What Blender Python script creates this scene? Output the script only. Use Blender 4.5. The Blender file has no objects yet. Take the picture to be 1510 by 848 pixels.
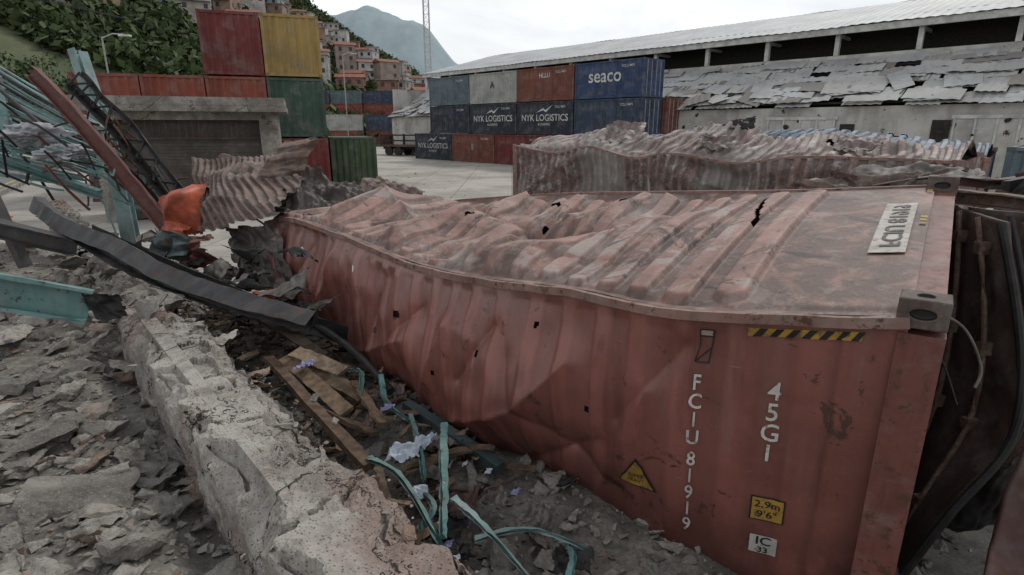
import bpy, bmesh, math, random
import numpy as np
from mathutils import Vector, Matrix
random.seed(7); rng=np.random.default_rng(7)
sc=bpy.context.scene
COL=sc.collection
# ------------------------------------------------------------------ noise
def _h(ix,iy,iz,seed):
    n=(ix.astype(np.int64)*374761393+iy.astype(np.int64)*668265263+iz.astype(np.int64)*2147483647+seed*1274126177)&0xffffffff
    n=((n^(n>>13))*1274126177)&0xffffffff
    n=((n^(n>>16))*2246822519)&0xffffffff
    return ((n^(n>>15))&0xffff)/65535.0
def vn(x,y,z=0.0,seed=0):
    x,y,z=np.broadcast_arrays(np.asarray(x,float),np.asarray(y,float),np.asarray(z,float))
    ix,iy,iz=np.floor(x),np.floor(y),np.floor(z)
    fx,fy,fz=x-ix,y-iy,z-iz
    fx=fx*fx*(3-2*fx);fy=fy*fy*(3-2*fy);fz=fz*fz*(3-2*fz)
    r=0
    for a in (0,1):
        for b in (0,1):
            for c in (0,1):
                r=r+_h(ix+a,iy+b,iz+c,seed)*(fx if a else 1-fx)*(fy if b else 1-fy)*(fz if c else 1-fz)
    return r*2-1
def fbm(x,y,z=0.0,seed=0,o=4):
    r=0;a=1;t=0
    for i in range(o):
        f=2.03**i
        r=r+a*vn(np.asarray(x)*f,np.asarray(y)*f,np.asarray(z)*f,seed+i);t+=a;a*=.5
    return r/t
def ss(a,b,x):
    t=np.clip((np.asarray(x,float)-a)/(b-a),0,1);return t*t*(3-2*t)
# ------------------------------------------------------------------ materials
def nmat(name):
    m=bpy.data.materials.new(name);m.use_nodes=True
    nt=m.node_tree;b=nt.nodes['Principled BSDF'];return m,nt,b
def setin(nt,sock,v):
    if isinstance(v,bpy.types.NodeSocket): nt.links.new(v,sock)
    elif isinstance(v,(tuple,list)) and len(v)==3 and sock.type=='RGBA': sock.default_value=(*v,1)
    else: sock.default_value=v
def coord(nt,sc_=(1,1,1),which='Object'):
    t=nt.nodes.new('ShaderNodeTexCoord');m=nt.nodes.new('ShaderNodeMapping')
    nt.links.new(t.outputs[which],m.inputs[0]);m.inputs['Scale'].default_value=sc_;return m.outputs[0]
def nz(nt,c,scale,detail=6,rough=.6,dist=0.0):
    n=nt.nodes.new('ShaderNodeTexNoise');nt.links.new(c,n.inputs['Vector'])
    n.inputs['Scale'].default_value=scale;n.inputs['Detail'].default_value=min(detail,5)
    n.inputs['Roughness'].default_value=rough;n.inputs['Distortion'].default_value=dist
    return n.outputs['Fac']
def vor(nt,c,scale,feature='F1'):
    n=nt.nodes.new('ShaderNodeTexVoronoi');n.feature=feature;nt.links.new(c,n.inputs['Vector']);n.inputs['Scale'].default_value=scale
    return n.outputs['Distance']
def rmp(nt,f,a,b,inv=False):
    n=nt.nodes.new('ShaderNodeMapRange');n.interpolation_type='SMOOTHSTEP'
    nt.links.new(f,n.inputs[0]);n.inputs[1].default_value=a;n.inputs[2].default_value=b
    n.inputs[3].default_value=1 if inv else 0;n.inputs[4].default_value=0 if inv else 1
    return n.outputs[0]
def mth(nt,op,a,b=0.0):
    n=nt.nodes.new('ShaderNodeMath');n.operation=op;setin(nt,n.inputs[0],a);setin(nt,n.inputs[1],b);return n.outputs[0]
def mix(nt,f,a,b,blend='MIX'):
    n=nt.nodes.new('ShaderNodeMix');n.data_type='RGBA';n.blend_type=blend
    setin(nt,n.inputs[0],f);setin(nt,n.inputs[6],a);setin(nt,n.inputs[7],b);return n.outputs[2]
def bump(nt,b,h,strength=.4,dist=.02):
    n=nt.nodes.new('ShaderNodeBump');nt.links.new(h,n.inputs['Height']);n.inputs['Strength'].default_value=strength
    n.inputs['Distance'].default_value=dist;nt.links.new(n.outputs[0],b.inputs['Normal'])
def attr(nt,name):
    n=nt.nodes.new('ShaderNodeAttribute');n.attribute_name=name;return n.outputs['Fac']
def island(nt):
    return nt.nodes.new('ShaderNodeNewGeometry').outputs['Random Per Island']
def paint(name,col,rust=.35,dust=.3,rough=.6,scale=1.0,dustcol=(.26,.235,.21),rustcol=(.08,.038,.022),metal=0.0,bmp=.25):
    m,nt,b=nmat(name);c=coord(nt)
    n1=nz(nt,c,1.3*scale,8,.65);n2=nz(nt,c,7*scale,8,.7)
    st=nz(nt,coord(nt,(5,5,.5)),1.6*scale,5,.6)
    dark=tuple(x*.62 for x in col)
    k=mix(nt,rmp(nt,n1,.35,.7),col,dark)
    k=mix(nt,mth(nt,'MULTIPLY',rmp(nt,st,.45,.75),.5),k,tuple(x*.45 for x in col))
    k=mix(nt,mth(nt,'MULTIPLY',rmp(nt,nz(nt,c,2.3*scale,9,.7),.42,.72),dust),k,dustcol)
    k=mix(nt,mth(nt,'MULTIPLY',rmp(nt,n2,.70-.25*rust,.76-.2*rust),min(1,rust*2)),k,rustcol)
    nt.links.new(k,b.inputs['Base Color']);setin(nt,b.inputs['Roughness'],mth(nt,'ADD',mth(nt,'MULTIPLY',n2,.3),rough-.12))
    b.inputs['Metallic'].default_value=metal;b.inputs['Specular IOR Level'].default_value=.35
    bump(nt,b,n2,bmp,.01);return m
def flat(name,col,rough=.8,var=.3,scale=6,metal=0,spec=.3):
    m,nt,b=nmat(name);c=coord(nt);n=nz(nt,c,scale,7,.65)
    nt.links.new(mix(nt,rmp(nt,n,.3,.7),tuple(x*(1-var) for x in col),tuple(min(1,x*(1+var*.6)) for x in col)),b.inputs['Base Color'])
    b.inputs['Roughness'].default_value=rough;b.inputs['Metallic'].default_value=metal;b.inputs['Specular IOR Level'].default_value=spec
    bump(nt,b,n,.2,.01);return m
def worn(name,col,under,lo=.52,hi=.6,scale=22):
    m,nt,b=nmat(name);c=coord(nt);n=nz(nt,c,scale,5,.75);n2=nz(nt,c,5,4,.6)
    k=mix(nt,rmp(nt,n2,.35,.7),col,tuple(x*.6 for x in col))
    nt.links.new(mix(nt,mth(nt,'MULTIPLY',rmp(nt,n,lo,hi),.85),k,under),b.inputs['Base Color']);b.inputs['Roughness'].default_value=.65;return m
def concrete(name,a=(.40,.38,.35),d=(.20,.18,.165),pink=.3,scale=1.0,bs=.6):
    m,nt,b=nmat(name);c=coord(nt)
    n1=nz(nt,c,2.2*scale,10,.7);n2=nz(nt,c,22*scale,8,.75);n3=nz(nt,c,.9*scale,6,.6,.5)
    k=mix(nt,rmp(nt,n1,.38,.62),a,d)
    k=mix(nt,mth(nt,'MULTIPLY',rmp(nt,nz(nt,c,5.5*scale,5,.75),.45,.6),.55),k,tuple(x*.62 for x in d))
    k=mix(nt,mth(nt,'MULTIPLY',rmp(nt,n3,.48,.62),pink),k,(.19,.115,.095))
    k=mix(nt,mth(nt,'MULTIPLY',rmp(nt,n2,.5,.72),.55),k,tuple(min(1,x*1.15) for x in a))
    cr=rmp(nt,vor(nt,c,60*scale),.0,.35)
    k=mix(nt,mth(nt,'MULTIPLY',mth(nt,'SUBTRACT',1.0,cr),.6),k,(.08,.075,.07))
    crk=rmp(nt,vor(nt,mth_vec(nt,c,n1),1.1*scale,'DISTANCE_TO_EDGE'),0,.010,True)
    k=mix(nt,mth(nt,'MULTIPLY',crk,.85),k,(.04,.036,.032))
    nt.links.new(k,b.inputs['Base Color']);b.inputs['Roughness'].default_value=.93;b.inputs['Specular IOR Level'].default_value=.15
    hh=mth(nt,'ADD',mth(nt,'MULTIPLY',n2,.7),mth(nt,'ADD',mth(nt,'MULTIPLY',n1,1.0),mth(nt,'SUBTRACT',mth(nt,'MULTIPLY',cr,.3),crk)))
    bump(nt,b,hh,bs,.03);return m
def mth_vec(nt,c,f):
    n=nt.nodes.new('ShaderNodeVectorMath');n.operation='ADD';nt.links.new(c,n.inputs[0])
    k=nt.nodes.new('ShaderNodeCombineXYZ');
    for i in range(3): nt.links.new(f,k.inputs[i])
    nt.links.new(k.outputs[0],n.inputs[1]);return n.outputs[0]
# ------------------------------------------------------------------ mesh helpers
def mk(name,V,F,mats,parent=None,smooth=False,mi=None,attrs=None):
    me=bpy.data.meshes.new(name)
    me.from_pydata([tuple(v) for v in np.asarray(V).tolist()],[],[tuple(f) for f in (F.tolist() if isinstance(F,np.ndarray) else F)])
    if not isinstance(mats,(list,tuple)): mats=[mats]
    for m in mats: me.materials.append(m)
    if mi is not None: me.polygons.foreach_set('material_index',list(mi))
    if smooth: me.polygons.foreach_set('use_smooth',[True]*len(me.polygons))
    if attrs:
        for k,v in attrs.items():
            a=me.attributes.new(k,'FLOAT','POINT');a.data.foreach_set('value',np.asarray(v,dtype=np.float32).ravel())
    me.update();o=bpy.data.objects.new(name,me);COL.objects.link(o)
    if parent: o.parent=parent
    return o
def gridF(n,m):
    i=np.arange(n-1)[:,None]*m+np.arange(m-1)[None,:]
    return np.stack([i,i+m,i+m+1,i+1],-1).reshape(-1,4)
def gridobj(name,P,mat,parent=None,smooth=True,attrs=None,kill=None,thick=0):
    n,m=P.shape[:2];F=gridF(n,m)
    if kill is not None:
        kf=(kill.ravel()[F]).any(1);F=F[~kf]
    o=mk(name,P.reshape(-1,3),F,mat,parent,smooth,attrs=attrs)
    if thick:
        md=o.modifiers.new('t','SOLIDIFY');md.thickness=thick;md.offset=0
    return o
def empty(name,loc=(0,0,0),rz=0):
    e=bpy.data.objects.new(name,None);e.location=loc;e.rotation_euler=(0,0,rz);COL.objects.link(e);e.empty_display_size=.2;return e
class MB:
    def __init__(s): s.v=[];s.f=[];s.m=[]
    def add(s,V,F,mi=0):
        o=len(s.v);s.v+= [tuple(map(float,v)) for v in V];s.f+=[tuple(int(i)+o for i in f) for f in F];s.m+=[mi]*len(F)
    def box(s,a,b,mi=0,M=None,j=0.0):
        x0,y0,z0=a;x1,y1,z1=b
        V=[(x0,y0,z0),(x1,y0,z0),(x1,y1,z0),(x0,y1,z0),(x0,y0,z1),(x1,y0,z1),(x1,y1,z1),(x0,y1,z1)]
        if j: V=[tuple(c+random.uniform(-j,j) for c in v) for v in V]
        if M is not None: V=[M@Vector(v) for v in V]
        s.add(V,[(0,3,2,1),(4,5,6,7),(0,1,5,4),(1,2,6,5),(2,3,7,6),(3,0,4,7)],mi)
    def obj(s,name,mats,parent=None,smooth=False):
        return mk(name,s.v,s.f,mats,parent,smooth,s.m)
PROF={'box':[(-.5,-.5),(.5,-.5),(.5,.5),(-.5,.5)],
 'I':[(-.5,-.5),(.5,-.5),(.5,-.42),(.05,-.42),(.05,.42),(.5,.42),(.5,.5),(-.5,.5),(-.5,.42),(-.05,.42),(-.05,-.42),(-.5,-.42)],
 'U':[(-.5,-.5),(.5,-.5),(.5,-.4),(-.4,-.4),(-.4,.4),(.5,.4),(.5,.5),(-.5,.5)],
 'L':[(-.5,-.5),(.5,-.5),(.5,-.42),(-.42,-.42),(-.42,.5),(-.5,.5)],
 'o':[(.5*math.cos(a*math.pi/4),.5*math.sin(a*math.pi/4)) for a in range(8)]}
def crs(P,t):
    P=np.asarray(P,float);n=len(P);t=np.clip(np.asarray(t,float),0,n-1-1e-6);i=np.floor(t).astype(int);f=(t-i)[...,None]
    p0=P[np.maximum(i-1,0)];p1=P[i];p2=P[i+1];p3=P[np.minimum(i+2,n-1)]
    return .5*((2*p1)+(-p0+p2)*f+(2*p0-5*p1+4*p2-p3)*f*f+(-p0+3*p1-3*p2+p3)*f**3)
def sweepVF(path,prof,w,h,roll=0,steps=1,jit=0.0,twist=0.0):
    P=np.asarray(path,float)
    if steps>1 and len(P)>2: P=crs(P,np.linspace(0,len(P)-1,(len(P)-1)*steps+1))
    elif steps>1: P=P[0]+(P[1]-P[0])*np.linspace(0,1,steps+1)[:,None]
    pr=PROF[prof];V=[];k=len(pr);n=len(P)
    for i in range(n):
        d=P[min(i+1,n-1)]-P[max(i-1,0)];d=Vector(d).normalized()
        up=Vector((0,0,1)) if abs(d.z)<.95 else Vector((0,1,0))
        x=d.cross(up).normalized();y=x.cross(d)
        a=roll+twist*i/n;ca,sa=math.cos(a),math.sin(a)
        for (px,py) in pr:
            qx,qy=px*w,py*h
            jx=random.uniform(-jit,jit);jy=random.uniform(-jit,jit)
            V.append(Vector(P[i])+x*(qx*ca-qy*sa+jx)+y*(qx*sa+qy*ca+jy))
    F=[]
    for i in range(n-1):
        for j in range(k): F.append((i*k+j,i*k+(j+1)%k,(i+1)*k+(j+1)%k,(i+1)*k+j))
    F.append(tuple(range(k))[::-1]);F.append(tuple(range((n-1)*k,n*k)))
    return V,F
def beam(name,path,prof,w,h,mat,parent=None,**kw):
    V,F=sweepVF(path,prof,w,h,**kw);return mk(name,np.array([tuple(v) for v in V]),F,mat,parent)
def patch(name,A,B,C,D,mat,n=60,m=60,rib=.02,pitch=.2,L=1.5,cr=.08,seed=0,fs=2.0,bulge=0,parent=None,thick=0,ragged=.0,fan=0,dirax=0,oc=4):
    """sheet with corners A(0,0) B(1,0) C(1,1) D(0,1); ribs repeat along u"""
    A,B,C,D=[np.array(p,float) for p in (A,B,C,D)]
    u=np.linspace(0,1,n)[:,None,None];v=np.linspace(0,1,m)[None,:,None]
    P=(1-u)*(1-v)*A+u*(1-v)*B+u*v*C+(1-u)*v*D
    nr=np.cross(B-A,D-A);nr=nr/np.linalg.norm(nr)
    uu=u[...,0]+0*v[...,0];vv=v[...,0]+0*u[...,0]
    if dirax: uu,vv=vv,uu
    p=((uu+fan*vv*uu)*L/pitch)%1;r=ss(.12,.28,p)*(1-ss(.6,.76,p))
    d=rib*r+cr*fbm(uu*fs,vv*fs,seed,seed,oc)+cr*.7*(1-np.abs(fbm(uu*fs*1.3+5,vv*fs*1.3,seed,seed+9,2)))+bulge*np.sin(np.pi*uu)*np.sin(np.pi*vv)
    P=P+d[...,None]*nr
    P[...,0]+=cr*.4*fbm(uu*fs+7,vv*fs,1,seed);P[...,2]+=cr*.4*fbm(uu*fs+17,vv*fs,1,seed+3)
    kill=None
    if ragged:
        e=np.minimum(np.minimum(uu,1-uu),np.minimum(vv,1-vv));kill=e<ragged*(.5+.9*fbm(uu*5,vv*5,3,seed+5))
    return gridobj(name,P,mat,parent,attrs={'rib':r},kill=kill,thick=thick)
def textmesh(body,size,extr=0.0,align='LEFT',xs=1.0,off=0.0):
    cu=bpy.data.curves.new('t','FONT');cu.body=body;cu.size=size;cu.align_x=align;cu.offset=off;cu.resolution_u=3
    o=bpy.data.objects.new('t',cu);COL.objects.link(o)
    dg=bpy.context.evaluated_depsgraph_get();me=bpy.data.meshes.new_from_object(o.evaluated_get(dg))
    bpy.data.objects.remove(o);bm=bmesh.new();bm.from_mesh(me);bmesh.ops.triangulate(bm,faces=bm.faces)
    bmesh.ops.subdivide_edges(bm,edges=[e for e in bm.edges if e.calc_length()>.03],cuts=2)
    bmesh.ops.triangulate(bm,faces=bm.faces)
    V=np.array([tuple(v.co) for v in bm.verts]);V[:,0]*=xs
    F=[tuple(v.index for v in f.verts) for f in bm.faces];bm.free();bpy.data.meshes.remove(me);return V,F
# ------------------------------------------------------------------ camera
cam_d=bpy.data.cameras.new('camera');cam=bpy.data.objects.new('camera',cam_d);COL.objects.link(cam);sc.camera=cam
cam_d.lens=20;cam_d.sensor_width=36;cam_d.clip_start=.05;cam_d.clip_end=6000
cam.location=(0,0,3.1);cam.rotation_euler=(math.radians(90-15.7),0,0)
# ------------------------------------------------------------------ world / light
w=bpy.data.worlds.new('World');sc.world=w;w.use_nodes=True;nt=w.node_tree
bg=nt.nodes['Background'];sky=nt.nodes.new('ShaderNodeTexSky');sky.sky_type='NISHITA';sky.sun_disc=False
SE,SR=math.radians(50),math.radians(38)
sky.sun_elevation=SE;sky.sun_rotation=SR;sky.dust_density=3;sky.air_density=1.2
hs=nt.nodes.new('ShaderNodeHueSaturation');hs.inputs['Saturation'].default_value=.35;nt.links.new(sky.outputs[0],hs.inputs['Color'])
c=coord(nt,(1,1,2.6),'Generated');cl=nz(nt,c,2.2,5,.55,.4)
cloud=mix(nt,rmp(nt,cl,.36,.60),(6.3,6.6,7.0),(8.3,8.4,8.5))
sx=nt.nodes.new('ShaderNodeSeparateXYZ');nt.links.new(coord(nt,(1,1,1),'Generated'),sx.inputs[0])
cloud=mix(nt,rmp(nt,sx.outputs[2],.30,.9),cloud,(5.4,5.6,5.9))
nt.links.new(mix(nt,.88,hs.outputs[0],cloud),bg.inputs['Color']);bg.inputs['Strength'].default_value=.13
sd=bpy.data.lights.new('sun','SUN');sd.energy=1.5;sd.angle=math.radians(10);sd.color=(1,.97,.92)
so=bpy.data.objects.new('sun',sd);COL.objects.link(so)
dirv=Vector((math.sin(SR)*math.cos(SE),math.cos(SR)*math.cos(SE),math.sin(SE)))
so.rotation_euler=(dirv).to_track_quat('Z','Y').to_euler()
sc.view_settings.view_transform='Standard';sc.view_settings.look='None';sc.view_settings.exposure=0
# ------------------------------------------------------------------ terrain
WO=np.array([-.44,1.69]);WM=np.array([-.66,.75])/np.hypot(.66,.75);WN=np.array([WM[1],-WM[0]])
def qn(x,y): return (x-WO[0])*WN[0]+(y-WO[1])*WN[1]
def gh(x,y,detail=True):
    x=np.asarray(x,float);y=np.asarray(y,float);q=qn(x,y)
    fade=1-ss(8.5,17,y)
    bank=1.17*fade*(1-ss(12,30,np.abs(x+4)))
    pit=.74*(1-ss(6,11,y))*(1-ss(1.6,3.4,q))
    t=ss(-.12,.12,q)
    z=bank*(1-t)+pit*t
    if detail:
        rough=fade*(1-ss(1.2,3.2,q))*(1-ss(9,14,-x))
        z=z+rough*(.09*fbm(x*1.1,y*1.1,0,3)+.05*fbm(x*5,y*5,0,5,4)+.03*np.abs(fbm(x*14,y*14,0,8,3)))
        z=z-.10*rough*ss(-.6,-.3,q)*(1-ss(-.2,0,q))
    return z
def axis(a,b,fine,lo,hi,grow=1.16):
    L=list(np.arange(lo,hi,fine));s=fine
    x=L[-1]
    while x<b: s*=grow;x+=s;L.append(x)
    s=fine;x=L[0];K=[]
    while x>a: s*=grow;x-=s;K.append(x)
    return np.array(K[::-1]+L)
gx=axis(-2500,2500,.045,-8,3);gy=axis(-200,4000,.045,.2,9)
X,Y=np.meshgrid(gx,gy,indexing='ij');Z=gh(X,Y)
q=qn(X,Y);dirt=(1-ss(9,13,Y+1.5*fbm(X*.5,Y*.5,0,2)))*(1-ss(3.5,7.5,q+1.2*fbm(X,Y,0,4)))*(1-ss(9,13,-X))
m,nt,b=nmat('ground_concrete_and_rubble_dust');c=coord(nt)
n1=nz(nt,c,.25,8,.65);n2=nz(nt,c,3,9,.7);n3=nz(nt,c,30,6,.7)
yard=mix(nt,rmp(nt,n1,.38,.62),(.42,.395,.355),(.30,.28,.25));yard=mix(nt,mth(nt,'MULTIPLY',rmp(nt,n2,.5,.75),.5),yard,(.22,.20,.18))
sl=nt.nodes.new('ShaderNodeTexBrick');nt.links.new(coord(nt,(.18,.18,.18)),sl.inputs['Vector']);sl.inputs['Scale'].default_value=1.0;sl.inputs['Mortar Size'].default_value=.006;sl.offset=0
yard=mix(nt,mth(nt,'MULTIPLY',sl.outputs['Fac'],.5),yard,(.12,.11,.10))
rb=mix(nt,rmp(nt,n2,.35,.65),(.12,.11,.098),(.25,.23,.20));rb=mix(nt,mth(nt,'MULTIPLY',rmp(nt,n3,.4,.7),.6),rb,(.065,.058,.05))
nt.links.new(mix(nt,attr(nt,'dirt'),yard,rb),b.inputs['Base Color']);b.inputs['Roughness'].default_value=.95;b.inputs['Specular IOR Level'].default_value=.1
bump(nt,b,mth(nt,'ADD',n3,n2),.5,.03)
gridobj('ground',np.stack([X,Y,Z],-1),m,attrs={'dirt':dirt})
# road on the far left
MAT_as=flat('asphalt',(.17,.168,.16),.92,.3,3)
ry=np.linspace(9,60,90)[:,None];rx=np.linspace(0,1,30)[None,:]
cx=-11.5-.62*(ry-9);RX=cx-1.6-rx*7;RY=ry+0*rx
RZ=gh(RX,RY,False)+.02+.09
gridobj('road',np.stack([RX,RY,RZ],-1),MAT_as)
lx=cx-2.2-np.linspace(0,.14,2)[None,:];LY=ry+0*lx
gridobj('road_marking_line',np.stack([lx,LY,gh(lx,LY,False)+.02+.096],-1),flat('yellow_road_paint',(.50,.38,.10),.8,.4))
mb=MB()
for i in range(40):
    y0=9+i*1.1;y1=y0+1.08
    def pc(y,dx,dz): 
        x=-11.5-.62*(y-9)-1.6+dx;return (x,y,float(gh(x,y,False))+dz)
    mb.add([pc(y0,0,0),pc(y0,.18,0),pc(y0,.18,.2),pc(y0,0,.2),pc(y1,0,0),pc(y1,.18,0),pc(y1,.18,.2),pc(y1,0,.2)],
      [(0,1,2,3),(7,6,5,4),(3,2,6,7),(1,5,6,2),(0,3,7,4)])
mb.obj('road_kerb',[concrete('kerb_concrete',pink=0)])
# ------------------------------------------------------------------ rocks templates
def rock_templates(k,flatn,fine=0):
    T=[]
    for i in range(k):
        bm=bmesh.new()
        for j in range(random.randint(9,15)):
            v=Vector((random.uniform(-1,1),random.uniform(-1,1),random.uniform(-1,1)))
            v=v/max(abs(v.x),abs(v.y),abs(v.z))*random.uniform(.8,1)
            bm.verts.new((v.x*.5,v.y*.5*random.uniform(.6,1),v.z*.5*flatn))
        r=bmesh.ops.convex_hull(bm,input=bm.verts)
        bmesh.ops.delete(bm,geom=[g for g in r['geom_interior'] if isinstance(g,bmesh.types.BMVert)],context='VERTS')
        if fine:
            for _ in range(fine):
                bmesh.ops.subdivide_edges(bm,edges=[e for e in bm.edges if e.calc_length()>.09],cuts=1);bmesh.ops.triangulate(bm,faces=bm.faces)
        bm.verts.index_update()
        V=np.array([tuple(v.co) for v in bm.verts]);F=np.array([[v.index for v in f.verts] for f in bm.faces if len(f.verts)==3])
        if fine:
            x,y,z=V.T.copy();kk=i*7.3
            V[:,2]+=.07*fbm(x*4+kk,y*4,z*4,1,3)+.03*np.round(2*vn(x*5,y*5+kk,0,2))*.8
            V[:,0]+=.08*fbm(x*5+kk,y*5,z*5,5,3);V[:,1]+=.08*fbm(x*5+kk,y*5,z*5,9,3)
        T.append((V,F));bm.free()
    return T
TR=rock_templates(14,.45)+rock_templates(12,.2)
TB=rock_templates(10,.42,3)+rock_templates(14,.2,3)
def rotm(a,b,c):
    return np.array(Matrix.Rotation(a,3,'Z')@Matrix.Rotation(b,3,'X')@Matrix.Rotation(c,3,'Y'))
def scatter(name,pts,sizes,mat,tilt=.5,lift=.15,big=.10):
    V=[];F=[];o=0
    for (x,y,z),s in zip(pts,sizes):
        T=TB if s>big else TR
        tv,tf=T[random.randrange(len(T))]
        R=rotm(random.uniform(0,6.28),random.gauss(0,tilt),random.gauss(0,tilt))
        v=(tv*s)@R.T+np.array([x,y,z+s*lift]);V.append(v);F.append(tf+o);o+=len(v)
    return mk(name,np.concatenate(V),np.concatenate(F),mat)
m,nt,b=nmat('broken_concrete');c=coord(nt);r=island(nt);n=nz(nt,c,14,8,.75);n2=nz(nt,c,3,4,.5);n4=nz(nt,c,70,3,.6)
k=mix(nt,r,(.13,.12,.107),(.33,.307,.275));k=mix(nt,rmp(nt,mth(nt,'FRACT',mth(nt,'MULTIPLY',r,17.3)),.84,.95),k,(.22,.155,.12))
k=mix(nt,mth(nt,'MULTIPLY',rmp(nt,n,.42,.65),.55),k,(.078,.07,.063));k=mix(nt,mth(nt,'MULTIPLY',rmp(nt,n2,.45,.65),.45),k,(.34,.32,.285))
k=mix(nt,mth(nt,'MULTIPLY',rmp(nt,n4,.55,.7),.35),k,(.42,.395,.36))
nt.links.new(k,b.inputs['Base Color']);b.inputs['Roughness'].default_value=.95;b.inputs['Specular IOR Level'].default_value=.1;bump(nt,b,mth(nt,'ADD',n,mth(nt,'MULTIPLY',n4,.3)),.9,.025)
MAT_rock=m
pts=[];sz=[]
while len(pts)<12500:
    x=random.uniform(-9.5,0.4);y=random.uniform(.7,11)
    if random.random()>1.0/(1+((y-1)/5)**2): continue
    qq=qn(x,y)
    if qq>-.22 : continue
    if random.random()> (.35+.65*(float(vn(x*.9,y*.9,0,44))>-.15)): continue
    s=min(.27,.020*random.paretovariate(1.5));
    if s<.03 and y>5: continue
    pts.append((x,y,float(gh(x,y))));sz.append(s)
scatter('rubble',pts,sz,MAT_rock,.28,.12)
pts=[];sz=[]
while len(pts)<4600:
    t=random.uniform(-1,9);qq=random.uniform(.2,2.2)
    p=WO+WM*t+WN*qq
    s=min(.22,.022*random.paretovariate(1.6));pts.append((p[0],p[1],float(gh(p[0],p[1]))));sz.append(s)
for i in range(700):
    x=random.uniform(2.6,7);y=random.uniform(1.5,7);pts.append((x,y,0));sz.append(min(.3,.03*random.paretovariate(1.4)))
scatter('rubble',pts,sz,MAT_rock,.5)
slabs=[((-2.3,2.6,1.27),.5,.38,.3,.15),((-2.9,3.2,1.3),.45,.3,.9,-.2),((-1.75,2.15,1.22),.38,.22,2,.15),((-3.4,2.9,1.25),.6,.4,1.4,.1),
 ((-1.45,1.65,1.20),.3,.22,.4,-.15),((-3.9,3.9,1.3),.5,.3,.2,.2),((-2.5,1.9,1.22),.42,.26,1.1,.1),((-4.6,4.9,1.3),.6,.3,2.2,.1),
 ((-3.0,4.2,1.3),.35,.25,.5,.3),((-5.4,5.4,1.3),.5,.4,.8,.15),((-2.0,3.1,1.2),.4,.16,2.4,.2),((-4.5,3.6,1.25),.5,.35,1.9,.12),((-2.4,3.6,1.25),.35,.2,.2,.15)]
V=[];F=[];o=0
for i,(p,a,bb,rz,tl) in enumerate(slabs):
    tv,tf=TB[10+i%14];R=rotm(rz,tl,tl*.5);v=(tv*np.array([a*1.15,bb*1.2,.42]))@R.T+np.array(p)-np.array([0,0,.03]);V.append(v);F.append(tf+o);o+=len(v)
mk('broken_concrete_slabs',np.concatenate(V),np.concatenate(F),MAT_rock)
# ------------------------------------------------------------------ broken concrete wall
MAT_con=concrete('shattered_wall_concrete',(.37,.345,.31),(.215,.19,.168),.6,1.0,.9)
def wallpiece(name,t0,t1,top,wd,bot,seed,q0=0,tilt=0,amp=.022,dz=0,spall=1.0):
    n=int((t1-t0)/.014)+2;t=np.linspace(t0,t1,n)
    hw=wd/2
    cs=[]
    def seg(a,b,k): 
        for i in range(k): cs.append((a[0]+(b[0]-a[0])*i/k,a[1]+(b[1]-a[1])*i/k))
    H=top-bot
    seg((-hw,-H),(-hw,0),34);seg((-hw,0),(hw,0),46);seg((hw,0),(hw,-H),34);seg((hw,-H),(-hw,-H),4);cs.append(cs[0])
    cs=np.array(cs);T=t[:,None]+0*cs[None,:,0];Q=cs[None,:,0]+0*T;ZZ=cs[None,:,1]+0*T
    Q0=Q.copy();Z0=ZZ.copy();topm=(Z0>-.02)
    ch=.05+.10*np.clip(fbm(T*2.6,np.sign(Q)*3,0,seed,4)+.1,-1,1)
    ed=(hw-np.abs(Q))+(-ZZ)
    cut=np.clip(ch*1.6-ed,0,1)
    Q=Q-np.sign(Q)*cut*.5;ZZ=ZZ-cut*.5
    ln=.05+.13*fbm(T*1.7,0*T,0,seed+20,4);sp=ss(ln,ln+.02,Q0)*spall
    dep=.05+.04*fbm(T*2.1,Q0*3,0,seed+21,3)
    ZZ=ZZ-np.where(Z0>-.12,sp*dep,0)
    st=fbm(T*1.6+3,Q0*2.2,0,seed+7,4);ZZ=ZZ-np.where(topm,.045*np.round(np.clip(st*3.2,0,2)),0)
    nn=amp*fbm(T*5,Q0*5,Z0*5,seed+1,5);n2=amp*.7*fbm(T*22,Q0*22,Z0*22,seed+2,3)
    Q=Q+(nn*1.8+n2)*np.sign(Q)*(np.abs(Q0)>hw*.5)
    ZZ=ZZ+nn*.8+n2
    for (tc,sl_,wv) in [(.55,.5,.05),(1.45,-.7,.06),(2.35,.3,.05),(3.3,-.4,.05)]:
        dd=np.abs(T-tc-sl_*Q0-wv*fbm(Q0*9,Z0*6,0,seed+int(tc*10),3));ZZ=ZZ-np.where(topm,.06*(1-ss(.004,.016,dd)),0)
    e=(T-t0)/(t1-t0);T=T+.25*fbm(Q*6,ZZ*6,0,seed+4,3)*(ss(.9,1,e))
    px=WO[0]+WM[0]*T+WN[0]*(Q+q0+tilt*ZZ);py=WO[1]+WM[1]*T+WN[1]*(Q+q0+tilt*ZZ);pz=top+ZZ+dz*e
    P=np.stack([px,py,pz],-1)
    o=gridobj(name,P,MAT_con,smooth=False)
    bm=bmesh.new();bm.from_mesh(o.data);bmesh.ops.holes_fill(bm,edges=[e for e in bm.edges if e.is_boundary],sides=0);bm.to_mesh(o.data);bm.free()
    return o
wallpiece('broken_concrete_wall',-1.6,4.15,1.57,.54,.6,11)
wallpiece('broken_concrete_wall',4.45,7.2,1.52,.42,.6,23,.06,.15,.04,.08)
wallpiece('broken_concrete_wall',8.2,16.5,1.50,.42,.2,31,.0,-.1,.05,-.05)
M_RBR=flat('rusty_rebar',(.10,.05,.03),.8,.4,30)
e=empty('bent_rebar')
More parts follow.
